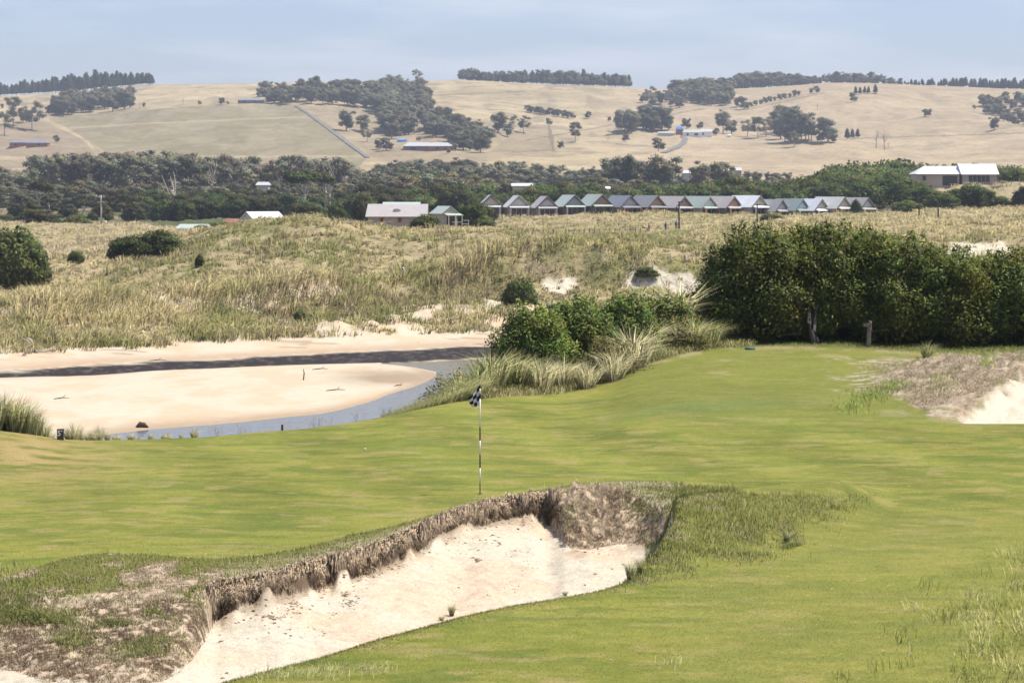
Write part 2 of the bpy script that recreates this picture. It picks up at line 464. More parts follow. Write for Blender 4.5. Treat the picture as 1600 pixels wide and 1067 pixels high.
def tag(o, label=None, cat=None, group=None, kind=None):
    if label: o['label'] = label
    if cat: o['category'] = cat
    if group: o['group'] = group
    if kind: o['kind'] = kind
    return o

def empty(name, loc, rz=0, label=None, cat=None, group=None):
    o = bpy.data.objects.new(name, None)
    COL.objects.link(o)
    o.location = loc; o.rotation_euler = (0, 0, rz); o.empty_display_size = .3
    return tag(o, label, cat, group)

def gridfaces(nx, ny, off=0):
    i, j = np.meshgrid(np.arange(nx - 1), np.arange(ny - 1), indexing='ij')
    a = i * ny + j
    return np.stack([a, a + ny, a + ny + 1, a + 1], -1).reshape(-1, 4) + off

class MB:
    """collects boxes, prisms and tubes into one mesh"""
    def __init__(s): s.v = []; s.q = []; s.t = []; s.n = 0
    def add(s, v, q=None, t=None):
        s.v.append(np.asarray(v, float))
        if q is not None and len(q): s.q.append(np.asarray(q) + s.n)
        if t is not None and len(t): s.t.append(np.asarray(t) + s.n)
        s.n += len(v)
    def box(s, c, size, rz=0):
        x, y, z = [k / 2 for k in size]
        v = np.array([(a * x, b * y, e * z) for a in (-1, 1) for b in (-1, 1) for e in (-1, 1)])
        if rz:
            R = np.array([[math.cos(rz), -math.sin(rz), 0], [math.sin(rz), math.cos(rz), 0], [0, 0, 1]])
            v = v @ R.T
        s.add(v + np.array(c), [(0, 1, 3, 2), (4, 6, 7, 5), (0, 4, 5, 1), (2, 3, 7, 6), (0, 2, 6, 4), (1, 5, 7, 3)])
    def tube(s, pts, rad, n=7):
        pts = np.asarray(pts, float); rad = np.broadcast_to(rad, (len(pts),))
        vs = []
        for k, p in enumerate(pts):
            t = pts[min(k + 1, len(pts) - 1)] - pts[max(k - 1, 0)]
            t = t / (np.linalg.norm(t) + 1e-9)
            a = np.cross(t, [0, 0, 1.0]) if abs(t[2]) < .95 else np.cross(t, [0, 1.0, 0])
            a /= np.linalg.norm(a); b = np.cross(t, a)
            for i in range(n):
                th = 2 * math.pi * i / n
                vs.append(p + rad[k] * (a * math.cos(th) + b * math.sin(th)))
        q = []
        for k in range(len(pts) - 1):
            for i in range(n):
                j = (i + 1) % n
                q.append((k * n + i, k * n + j, (k + 1) * n + j, (k + 1) * n + i))
        m = len(vs)
        vs.append(pts[0]); vs.append(pts[-1])
        t = [(m, (i + 1) % n, i) for i in range(n)] + [(m + 1, (len(pts) - 1) * n + i, (len(pts) - 1) * n + (i + 1) % n) for i in range(n)]
        s.add(vs, q, t)
    def slab(s, quad, th):
        """a quad given thickness along its normal"""
        q = np.asarray(quad, float)
        n = np.cross(q[1] - q[0], q[2] - q[0]); n /= np.linalg.norm(n)
        s.add(np.vstack([q, q - n * th]), [(0, 1, 2, 3), (7, 6, 5, 4), (0, 4, 5, 1), (1, 5, 6, 2), (2, 6, 7, 3), (3, 7, 4, 0)])
    def build(s, name, m, parent=None, smooth=False):
        V = np.vstack(s.v)
        return mk(name, V, np.vstack(s.q) if s.q else None, np.vstack(s.t) if s.t else None, None, m, smooth, parent)

def blades(root, L, W, lean, col, tipcol=None, ang=None):
    """curved grass blades: quad plus tip, five vertices each"""
    n = len(root)
    L = np.broadcast_to(L, (n,))[:, None]; W = np.broadcast_to(W, (n,))[:, None]
    ang = rng.uniform(0, math.pi, n) if ang is None else ang
    s = np.stack([np.cos(ang), np.sin(ang), np.zeros(n)], 1) * W * .5
    up = np.array([0, 0, 1.0])
    p1 = root + up * L * .55 + lean * .3 * L
    p2 = root + up * L * np.clip(1 - .35 * np.linalg.norm(lean, axis=1, keepdims=True), .1, 1) + lean * L
    V = np.stack([root - s, root + s, p1 + s * .8, p1 - s * .8, p2], 1).reshape(-1, 3)
    b = np.arange(n)[:, None] * 5
    q = b + np.array([0, 1, 2, 3]); t = b + np.array([3, 2, 4])
    tip = col if tipcol is None else tipcol
    C = np.stack([col, col, col * .5 + tip * .5, col * .5 + tip * .5, tip], 1).reshape(-1, 3)
    return V, q, t, C

# ------------------------------------------------------------------ terrain colours and meshes
def rgbmix(a, b, t):
    return a * (1 - t[..., None]) + b * t[..., None]

def C3(*c): return np.array(c, float)
SAND = C3(.58, .515, .395)
SANDB = C3(.60, .47, .335)
TURF_A = C3(.176, .193, .040)
TURF_B = C3(.232, .226, .052)
TURF_C = C3(.122, .152, .034)
ROUGH = C3(.135, .132, .040)
THATCH = C3(.38, .305, .215)
SOIL = C3(.115, .080, .055)
STRAW = C3(.36, .29, .165)

M_turf = mat('turf', attr=True, rough=.95, spec=.05, noise=(22, .22), bump=(45, .6, .03), n2=(5, .07))
M_riv = mat('river_sand', attr=True, rough=.95, spec=.1, noise=(1.6, .06), bump=(3, .3, .06))
M_dune = mat('dune_ground', attr=True, rough=1, spec=.05, noise=(.9, .18), bump=(1.2, .8, .5))
M_hill = mat('hill_grass', attr=True, rough=1, spec=.0, noise=(.05, .12), n2=(.25, .14), bump=(.08, .6, 2.5))

def in_poly(px, v, poly):
    r = np.zeros(px.shape, bool)
    n = len(poly)
    for i in range(n):
        x1, y1 = poly[i]; x2, y2 = poly[(i + 1) % n]
        c = ((y1 > v) != (y2 > v)) & (px < (x2 - x1) * (v - y1) / ((y2 - y1) if y2 != y1 else 1e-9) + x1)
        r ^= c
    return r

def masks_near(px, d):
    x = (px - CX) / F * d
    dF = dplane(vF(px)); dB = dbase(px); dT = np.maximum(dlip(px), dB + .14); dG = np.maximum(dplane(vG(px)), dT + .02)
    n = fbm(x * 2.5, d * 2.5, 71, 4) - .5
    nf = fbm(x * 9, d * 9, 72, 3) - .5
    k = ((dT - dF) > 1.2) & (px < 1052)
    wn = n * np.where((px > 335) & (px < 862), .10, .5)
    sand = ((d > dF + .05) & (d < dB + wn) & k).astype(float)
    face = ((d >= dB + wn) & (d < dT) & k).astype(float)
    # left nose: thatch with sand patches, the upper part is grass
    fringe = (d >= dT) & (d < dG)
    return x, dF, dB, dT, dG, n, nf, sand, face, fringe

nm, cols, rows, PX, D, Z = SEG[0]
X, dF_, dB_, dT_, dG_, n1, n2_, sand, face, fringe = masks_near(PX, D)
def turfcol(X, D):
    g1 = fbm(X * .5, D * .8, 81, 5, .62); g2 = fbm(X * 1.6, D * 3.2, 82, 4, .6)
    c = rgbmix(TURF_A, TURF_B, ss(.38, .64, g1 * .5 + g2 * .5))
    c = rgbmix(c, TURF_C, .7 * ss(.48, .68, fbm(X * .9, D * 2.0, 84, 5, .6)))
    c = c * (.84 + .34 * fbm(X * .16, D * .22, 79, 3))[..., None]  # broad swells of tone: shading of the undulations put into the turf colour
    return c * (.93 + .14 * fbm(X * 7, D * 9, 80, 2))[..., None]
g2 = fbm(X * 2.6, D * 1.3, 82, 4)
C = turfcol(X, D)
# mowing bands: gentle alternation along the line of play
band = np.sin((X * .55 + D * .16) * 2 * math.pi / 1.9)
C = C * (1 + .075 * np.sign(band) * np.abs(band) ** .5 * ss(44, 50, D) * (1 - ss(66, 74, D)))[..., None]
tan = ss(.58, .72, fbm(X * 1.7, D * 2.6, 85, 4)) * .4
C = rgbmix(C, C3(.36, .27, .13), tan)
# burnt area at the left of the green
lb = np.exp(-(((PX - 60) / 130) ** 2 + ((D - 57) / 5) ** 2)) * .8 * ss(.3, .6, fbm(X * 1.2, D * 2.2, 87, 4))
C = rgbmix(C, C3(.40, .29, .13), lb)
# far fairway: greener, darker
ff = ss(60, 66, D) * ss(880, 1060, PX)
C = rgbmix(C, C3(.17, .185, .045), ff * .55)
bare = ff * ss(.70, .76, fbm(X * .5, D * .6, 86, 4))
C = rgbmix(C, C3(.42, .33, .2), bare * .28)
bluish = np.exp(-(((PX - 1110) / 150) ** 2 + ((D - 66.3 - (PX - 1100) * .008) / 1.4) ** 2)) * .4
C = rgbmix(C, C3(.10, .17, .06), bluish)
# path of worn ground at the far edge
edge = ss(-1.6, -.3, D - dE(PX)) * ss(880, 960, PX)
C = rgbmix(C, C3(.33, .27, .15), edge * ss(.4, .6, g2) * .7)
# fairway apron between green and bunker, right front: yellower
C = rgbmix(C, C3(.255, .245, .068), ss(980, 1100, PX) * (1 - ss(44, 50, D)) * .35)
# collar of rough
rgh = fringe.astype(float) * (PX < 1060)
mnd = ((PX < 345) & (D < dG_) & (D > dB_ - .4)).astype(float)
C = rgbmix(C, ROUGH * 1.15, np.clip(rgh + mnd, 0, 1) * .9)
dr = np.clip(rgh, 0, 1) * (PX > 345) * ss(.0, .9, (dG_ - D) / np.maximum(dG_ - dT_, .1)) * ss(-.25, .05, n1)
C = rgbmix(C, THATCH, dr * .9)
# left mound: lower half is thatch and sand
tm = mnd * np.maximum(ss(.52, .80, (dG_ - D) / np.maximum(dG_ - dB_, .1) + n1 * 1.3), ss(.60, .68, fbm(X * 1.3, D * 1.3, 147, 3)) * .9)
C = rgbmix(C, THATCH * .9, tm)
C = rgbmix(C, SANDB * .92, tm * ss(.0, .14, n2_) * .8)
# rough bank on the right, from the bunker corner outward
vlow = curve((-400, 2000), (960, 912), (980, 908), (1050, 893), (1150, 868), (1250, 838), (1320, 812), (1380, 786), (1400, 772), (1900, 700))
VV = VH + F * (CZ - Z) / D
bank = ss(-6, 22, vlow(PX) - VV + 70 * n1) * ((VV > vG(PX) + 2 + 14 * n1) & (D < dG_ + .5) & (PX > 960) & (PX < 1420) & (sand < .5) & (D < 56)) * (1 - ss(1290, 1400, PX + 160 * n1))
bank = np.maximum(bank, ((PX > 1008) & (PX < 1070) & (D > dF_ + .1) & (D < dG_)) * 1.0)
C = rgbmix(C, ROUGH * 1.25, bank * .85)
C = rgbmix(C, THATCH * .8, bank * ss(.10, .25, n1) * .4)
dm_ = ((PX > 855) & (PX < 1075) & (D < dG_ + .1) & (D > dB_)).astype(float)
C = rgbmix(C, THATCH, dm_ * ss(-.15, .1, n1))
C = rgbmix(C, SAND, dm_ * ss(.12, .2, n2_) * .5)
fc_ = (PX > 330) & (PX < 862)
C = rgbmix(C, rgbmix(THATCH, SOIL, ss(-.15, .05, n1)), face * .95)
C = rgbmix(C, SOIL, face * fc_ * .7)
C = rgbmix(C, SANDB, face * ss(.04, .14, n2_) * .8 * ~fc_)
stk = sand * (1 - ss(.0, 1.5, dB_ - D)) * (PX > 345) * ss(.50, .62, fbm(X * 2.6, D * .9, 92, 4) + .14 * (1 - ss(0, .8, dB_ - D)))
SC = rgbmix(SAND, SANDB, ss(.35, .65, fbm(X * .7, D * .7, 88, 3)))
SC = SC * (1 - .10 * ss(.60, .7, fbm(X * 4, D * 4, 89, 3)))[..., None]
C = rgbmix(C, SC, sand)
C = rgbmix(C, C3(.30, .225, .155), stk * .75)
# right hand far bunker
fbk = ss(1320, 1420, PX + 220 * n1) * ss(63.2, 64.4, D + (PX < 1480) * ss(1480, 1350, PX) * -6 + n1 * 1.2) * (1 - ss(79, 82, D))
C = rgbmix(C, rgbmix(C3(.40, .315, .21), C3(.27, .21, .145), ss(-.1, .15, n2_)), fbk)
C = rgbmix(C, SAND, fbk * ss(.04, .2, n1) * .4)
gr = fbk * ss(.06, .2, fbm(X * 1.3, D * 1.3, 90, 3) - .5) * .7
C = rgbmix(C, C3(.16, .18, .05), gr)
pitm = ss(1478, 1510, PX + 60 * n1 - (D - 64) * 18) * ss(63.6, 64.2, D) * (1 - ss(69.3, 70.6, D + n1 * 2))
C = rgbmix(C, SAND * 1.02, pitm)
# ground under the planted bank
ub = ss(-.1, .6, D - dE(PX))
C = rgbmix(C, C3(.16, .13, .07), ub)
V3 = np.stack([X, D, Z], -1).reshape(-1, 3)
og = mk('ground', V3, gridfaces(len(cols), len(rows)), None, C.reshape(-1, 3), M_turf, True)
tag(og, kind='structure')

nm, cols, rows, PX, D, Z = SEG[1]
X = (PX - CX) / F * D
VV = VH + F * (CZ - np.maximum(Z, 0)) / D
n1 = fbm(X * .5, D * .25, 101, 4) - .5
C = np.ones(PX.shape + (3,)) * SAND * C3(.95, .93, .90)
C = rgbmix(C, SANDB * C3(.94, .92, .88), ss(-.1, .15, n1))
wet = ss(.16, .02, Z) * (D < 48000 / (vSf(PX) - VH))
C = rgbmix(C, C3(.36, .26, .165), wet * .85)
wp = 1.3 * np.exp(-(((PX - 610) / 75) ** 2 + ((VV - 590) / 11) ** 2)) * (.8 + .8 * n1)
C = rgbmix(C, C3(.33, .25, .17), np.clip(wp * 1.3, 0, 1))
kb = 48000 / (vKb(PX) - VH); kt = 47200 / (vKt(PX) - VH)
nn = fbm(X * .35, D * .5, 102, 4) - .5
strip = ss(-.5, .3, D - kb + nn * 1.5) * (1 - ss(-1.2, .4, D - kt + nn * 4))
C = rgbmix(C, rgbmix(C3(.034, .029, .028), C3(.10, .082, .07), ss(.02, .24, fbm(X * 2.2, D * 1.2, 103, 4, .65) - .5)), strip)
damp = ss(0, .6, D - kt + nn * 4) * (1 - ss(1, 7, D - kt))
C = rgbmix(C, C3(.40, .29, .19), damp * .75)
wr = (D > kt + 5) * ss(.12, .2, fbm(X * .25, D * 1.3, 104, 3) - .5)
C = rgbmix(C, C3(.26, .18, .12), wr * .6)
V3 = np.stack([X, D, Z], -1).reshape(-1, 3)
ob = mk('beach', V3, gridfaces(len(cols), len(rows)), None, C.reshape(-1, 3), M_riv, True)
tag(ob, kind='structure')

# river surface
rv_cols = np.linspace(-900, 2500, 60); rv_rows = np.linspace(84, 192, 60)
PXr, Dr = np.meshgrid(rv_cols, rv_rows, indexing='ij')
M_wat = bpy.data.materials.new('river_water'); M_wat.use_nodes = True
t = M_wat.node_tree; b = t.nodes['Principled BSDF']
b.inputs['Base Color'].default_value = (.16, .155, .14, 1); b.inputs['Roughness'].default_value = .12; b.inputs['IOR'].default_value = 1.33
b.inputs['Specular IOR Level'].default_value = .6
g = t.nodes.new('ShaderNodeNewGeometry'); mpw = t.nodes.new('ShaderNodeMapping'); mpw.inputs['Scale'].default_value = (1.3, .55, 1)
n = t.nodes.new('ShaderNodeTexNoise'); n.inputs['Scale'].default_value = 1.6; n.inputs['Detail'].default_value = 4
bp = t.nodes.new('ShaderNodeBump'); bp.inputs['Strength'].default_value = .5; bp.inputs['Distance'].default_value = .12
t.links.new(g.outputs['Position'], mpw.inputs[0]); t.links.new(mpw.outputs[0], n.inputs['Vector']); t.links.new(n.outputs[0], bp.inputs['Height']); t.links.new(bp.outputs[0], b.inputs['Normal'])
ow = mk('river', np.stack([(PXr - CX) / F * Dr, Dr, np.zeros(Dr.shape)], -1).reshape(-1, 3), gridfaces(60, 60), None, None, M_wat, True)
tag(ow, kind='structure')

# dunes
nm, cols, rows, PX, D, Z = SEG[2]
def dune_fields(PX, D, Z):
    X = (PX - CX) / F * D
    VV = VH + F * (CZ - Z) / D
    n1 = fbm(X * .22, D * .13, 111, 4) - .5
    n2 = fbm(X * .7, D * .5, 112, 4) - .5
    ft = 45600 / (vFt(PX) - VH)
    d1 = 200 + 35 * ss(0, 870, PX)
    rel = (D - ft) / np.maximum(d1 - ft, 1)
    bank = ss(400, 520, PX) * (1 - ss(840, 900, PX))
    sand = (1 - ss(.0, .10, rel)) * .9
    sand = np.maximum(sand, ss(.0, .16, n1 * .4 + n2 * .9 + .18 * bank - .05 - np.maximum(rel - (.12 + .25 * bank), 0) * 1.1) * (rel < .8))
    bl = np.exp(-(((PX - 1015) / 45) ** 2 + ((VV - 438) / 20) ** 2)) + np.exp(-(((PX - 1080) / 30) ** 2 + ((VV - 445) / 18) ** 2)) * .8 + np.exp(-(((PX - 1530) / 60) ** 2 + ((VV - 390) / 13) ** 2)) + .8 * np.exp(-(((PX - 880) / 40) ** 2 + ((VV - 445) / 16) ** 2))
    sand = np.maximum(sand, ss(.35, .6, bl + n2 * .7))
    fair = (D > 330) & (D < 520) & in_poly(PX, VV, [(930, 386), (1050, 377), (1110, 362), (1060, 358), (980, 370), (900, 377), (760, 366), (760, 374), (860, 380)])
    path = (D > 400) & in_poly(PX, VV, [(760, 364), (820, 361), (890, 359), (890, 361.5), (820, 365), (760, 368)])
    return X, VV, n1, n2, rel, np.clip(sand, 0, 1), fair, path
X, VV, n1, n2_, rel, sandm, fair, path = dune_fields(PX, D, Z)
C = rgbmix(np.ones(PX.shape + (3,)) * C3(.36, .29, .16), C3(.22, .205, .09), ss(-.1, .15, n1))
C = rgbmix(C, C3(.38, .31, .18), ss(.02, .2, n2_))
C = rgbmix(C, SAND, sandm)
C = rgbmix(C, C3(.15, .17, .055), fair * .9)
C = rgbmix(C, C3(.42, .34, .25), path * .9)
V3 = np.stack([X, D, Z], -1).reshape(-1, 3)
od = mk('dunes', V3, gridfaces(len(cols), len(rows)), None, C.reshape(-1, 3), M_dune, True)
tag(od, kind='structure')

nm, cols, rows, PX, D, Z = SEG[3]
X = (PX - CX) / F * D
n1 = fbm(X * .03, D * .03, 121, 4) - .5
C = rgbmix(np.ones(PX.shape + (3,)) * C3(.26, .20, .115), C3(.10, .11, .05), ss(-.15, .15, n1))
gd = ss(1330, 1420, PX) * (1 - ss(600, 640, D))
C = rgbmix(C, C3(.36, .30, .18), gd)
op = mk('plain', np.stack([X, D, Z], -1).reshape(-1, 3), gridfaces(len(cols), len(rows)), None, C.reshape(-1, 3), M_dune, True)
tag(op, kind='structure')

nm, cols, rows, PX, D, Z = SEG[4]
X = (PX - CX) / F * D
VV = VH + F * (CZ - Z) / D
n1 = fbm(X * .012, D * .006, 131, 4) - .5
n2_ = fbm(X * .05, D * .012, 132, 4) - .5
C = rgbmix(np.ones(PX.shape + (3,)) * C3(.345, .28, .172), C3(.405, .33, .20), ss(-.15, .15, n1))
C = rgbmix(C, C3(.25, .20, .135), ss(.02, .16, n2_) * .55)
C = rgbmix(C, C3(.48, .395, .25), ss(.02, .14, fbm(X * .02, D * .03, 133, 4) - .5) * .5)
C = rgbmix(C, C3(.22, .18, .13), ss(.12, .2, fbm(X * .05, D * .05, 134, 4) - .5) * .6)
C = rgbmix(C, C3(.40, .315, .215), ss(900, 1000, PX) * .5)
fld = in_poly(PX, VV, [(75, 186), (110, 181), (300, 166), (462, 164), (520, 200), (576, 244), (560, 262), (180, 268), (130, 215)])
C = rgbmix(C, rgbmix(np.ones(PX.shape + (3,)) * C3(.236, .204, .124), C3(.272, .234, .150), ss(-.1, .1, n2_)), fld * .95)
fl2 = in_poly(PX, VV, [(0, 196), (70, 190), (130, 218), (170, 262), (0, 262)])
C = rgbmix(C, C3(.26, .205, .14), fl2 * .8)
fl3 = in_poly(PX, VV, [(466, 164), (600, 172), (760, 240), (820, 196), (860, 196), (868, 235), (700, 262), (590, 250)])
C = rgbmix(C, C3(.27, .215, .145), fl3 * .6)
for poly in ([(97, 199.5), (250, 191), (462, 182), (480, 182.5), (480, 184.5), (250, 193.5), (97, 202.5)], [(92, 194), (99, 196), (175, 244), (170, 247)],
             [(1330, 205), (1337, 180), (1340, 205)], [(1450, 240), (1560, 215), (1600, 210), (1600, 213), (1460, 242)], [(0, 244), (560, 243), (575, 246), (0, 250)]):
    C = rgbmix(C, C3(.46, .36, .23), in_poly(PX, VV, poly) * .45)
for a_, b_ in (((666, 150), (820, 143)), ((820, 220), (1100, 170)), ((1165, 172), (1290, 145)), ((1330, 217), (1600, 208)), ((800, 238), (870, 234)), ((866, 232), (855, 196)), ((30, 165), (130, 148)), ((960, 225), (1060, 232))):
    tt = np.clip((PX - a_[0]) / (b_[0] - a_[0]), 0, 1)
    vl = a_[1] + (b_[1] - a_[1]) * tt
    on_ = (np.abs(VV - vl) < .8 + (12 * (abs(b_[0] - a_[0]) < 15))) & (PX > min(a_[0], b_[0])) & (PX < max(a_[0], b_[0]))
    C = rgbmix(C, C3(.13, .11, .08), on_ * .6)
oh = mk('hills', np.stack([X, D, Z], -1).reshape(-1, 3), gridfaces(len(cols), len(rows)), None, C.reshape(-1, 3), M_hill, True)
tag(oh, kind='structure')

# roads up the hill, draped strips
M_road = mat('hill_road_bitumen', (.20, .19, .175), noise=(.2, .1))
def road(pts, wid, name='road'):
    out_ = []
    P = []
    for k in range(len(pts) - 1):
        for s_ in np.linspace(0, 1, 14, endpoint=False):
            P.append((pts[k][0] * (1 - s_) + pts[k + 1][0] * s_, pts[k][1] * (1 - s_) + pts[k + 1][1] * s_))
    W3 = [at(p[0], p[1], 1250) for p in P]
    V = []
    for i, p in enumerate(W3):
        tdir = (W3[min(i + 1, len(W3) - 1)] - W3[max(i - 1, 0)]); tdir.z = 0; tdir.normalize()
        s_ = Vector((tdir.y, -tdir.x, 0)) * wid / 2
        for e in (-1, 1):
            q = p + s_ * e
            V.append((q.x, q.y, gz(q.x, q.y) + .5))
    q = [(2 * i, 2 * i + 1, 2 * i + 3, 2 * i + 2) for i in range(len(W3) - 1)]
    return tag(mk(name, V, q, None, None, M_road), kind='structure')
road([(462, 166), (480, 177), (505, 196), (540, 222), (562, 238), (576, 248)], 2.8)
road([(1067, 214), (1071, 218), (1068, 224), (1060, 230), (1046, 236), (1036, 240)], 4.5)

# ------------------------------------------------------------------ grass as stuff
M_grass = mat('grass_blades', attr=True, rough=.9, spec=.03, translucent=.5, nrm=1.7)
M_dry = mat('dry_thatch', attr=True, rough=1, spec=.03, translucent=.4, nrm=1.15)
M_crumb = mat('soil_crumb', attr=True, rough=1, spec=.03)
M_marram = mat('marram_blades', attr=True, rough=.9, spec=.03, translucent=.5, nrm=1.45)

def ground_normal(x, y):
    e = np.maximum(.12, y * .006)
    def g(a, b_): return ground(CX + F * a / b_, b_)
    zx = (g(x + e, y) - g(x - e, y)) / (2 * e); zy = (g(x, y + e) - g(x, y - e)) / (2 * e)
    n = np.stack([-zx, -zy, np.ones_like(zx)], 1)
    return n / np.linalg.norm(n, axis=1, keepdims=True)

def build_blades(name, parts, m=M_grass, jit=.30, **tg):
    nr = None
    if m in (M_grass, M_dry, M_marram):      # blades are shaded by the lie of the ground they grow on, each turned a little its own way
        nr = []
        for pt_ in parts:
            if len(pt_) == 5:
                nr.append(pt_[4]); continue
            v, q, t_, c = pt_
            r0 = (v[0::5] + v[1::5]) / 2
            k = ground_normal(r0[:, 0], r0[:, 1]) + rng.normal(0, jit, r0.shape)
            k /= np.linalg.norm(k, axis=1, keepdims=True)
            nr.append(np.repeat(k, 5, axis=0))
        nr = np.vstack(nr)
    V = []; Q = []; T = []; Cc = []; n = 0
    for v, q, t_, c in (p_[:4] for p_ in parts):
        V.append(v); Q.append(q + n); T.append(t_ + n); Cc.append(c); n += len(v)
    return tag(mk(name, np.vstack(V), np.vstack(Q), np.vstack(T), np.vstack(Cc), m, nrm=nr), **tg)

# marram grass over the dunes
def dune_grass():
    parts = []
    for lo, hi, n, nb, hgt in ((176, 250, 27000, 15, .58), (250, 345, 17000, 13, .58), (345, 585, 17000, 9, .62)):
        d = np.sqrt(rng.uniform(lo ** 2, hi ** 2, n))
        px = rng.uniform(-130, 1730, n)
        z = ground(px, d)
        x, vv, n1, n2, rel, sd, fr, pa = dune_fields(px, d, z)
        keep = (rng.uniform(0, 1, n) > sd * .93) & (rel > .03) & ~fr & ~pa
        keep &= ~((px > 820) & (d < 205))
        keep &= ~((d > 562) & (px < 1370))
        px, d, z, x, n1, n2 = px[keep], d[keep], z[keep], x[keep], n1[keep], n2[keep]; vv = vv[keep]; rel = rel[keep]
        m = len(px)
        size = rng.uniform(.55, 1.2, m) * hgt * (.75 + .9 * ss(.38, .62, fbm(x * .33, d * .16, 145, 2)))
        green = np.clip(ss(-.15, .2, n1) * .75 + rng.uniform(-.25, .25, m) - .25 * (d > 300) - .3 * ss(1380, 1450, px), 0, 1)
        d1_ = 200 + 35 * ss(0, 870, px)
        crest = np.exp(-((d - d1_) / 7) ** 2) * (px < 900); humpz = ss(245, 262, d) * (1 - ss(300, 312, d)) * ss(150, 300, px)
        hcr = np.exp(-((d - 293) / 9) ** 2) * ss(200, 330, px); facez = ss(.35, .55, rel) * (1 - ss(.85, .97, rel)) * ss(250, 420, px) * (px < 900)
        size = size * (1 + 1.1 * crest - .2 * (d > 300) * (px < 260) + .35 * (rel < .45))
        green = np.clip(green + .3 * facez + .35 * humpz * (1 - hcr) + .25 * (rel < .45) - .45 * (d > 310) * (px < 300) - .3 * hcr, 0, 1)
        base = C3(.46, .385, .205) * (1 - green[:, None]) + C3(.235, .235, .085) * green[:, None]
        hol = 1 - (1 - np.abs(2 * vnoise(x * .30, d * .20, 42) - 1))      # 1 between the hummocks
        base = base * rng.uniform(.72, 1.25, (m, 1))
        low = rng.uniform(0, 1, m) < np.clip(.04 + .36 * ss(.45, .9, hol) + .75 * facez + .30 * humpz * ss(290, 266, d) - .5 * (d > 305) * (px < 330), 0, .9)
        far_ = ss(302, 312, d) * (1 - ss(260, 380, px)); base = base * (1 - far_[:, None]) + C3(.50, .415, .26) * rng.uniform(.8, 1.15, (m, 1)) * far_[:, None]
        base[low] = C3(.205, .185, .085) * rng.uniform(.7, 1.2, (low.sum(), 1))  # darker low plants in hollows and on faces; colour also carries slope shading
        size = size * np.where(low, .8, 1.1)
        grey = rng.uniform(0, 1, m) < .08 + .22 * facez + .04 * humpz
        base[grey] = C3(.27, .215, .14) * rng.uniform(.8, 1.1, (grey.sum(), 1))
        rep = np.repeat(np.arange(m), nb)
        k = len(rep)
        r = size[rep] * .55 * np.sqrt(rng.uniform(0, 1, k)); th = rng.uniform(0, 2 * math.pi, k)
        ox, oy = r * np.cos(th), r * np.sin(th)
        root = np.stack([x[rep] + ox, d[rep] + oy, z[rep] - .08], 1)
        wind = .18 + .12 * n2[rep]
        lean = np.stack([ox / size[rep] * 1.3 + wind + rng.normal(0, .12, k), oy / size[rep] * 1.2 + rng.normal(0, .12, k), np.zeros(k)], 1)
        c = base[rep] * rng.uniform(.8, 1.2, (k, 1))
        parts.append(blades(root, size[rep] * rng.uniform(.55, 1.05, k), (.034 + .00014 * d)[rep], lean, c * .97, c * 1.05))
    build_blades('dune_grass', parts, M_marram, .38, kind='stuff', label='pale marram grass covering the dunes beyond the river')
dune_grass()

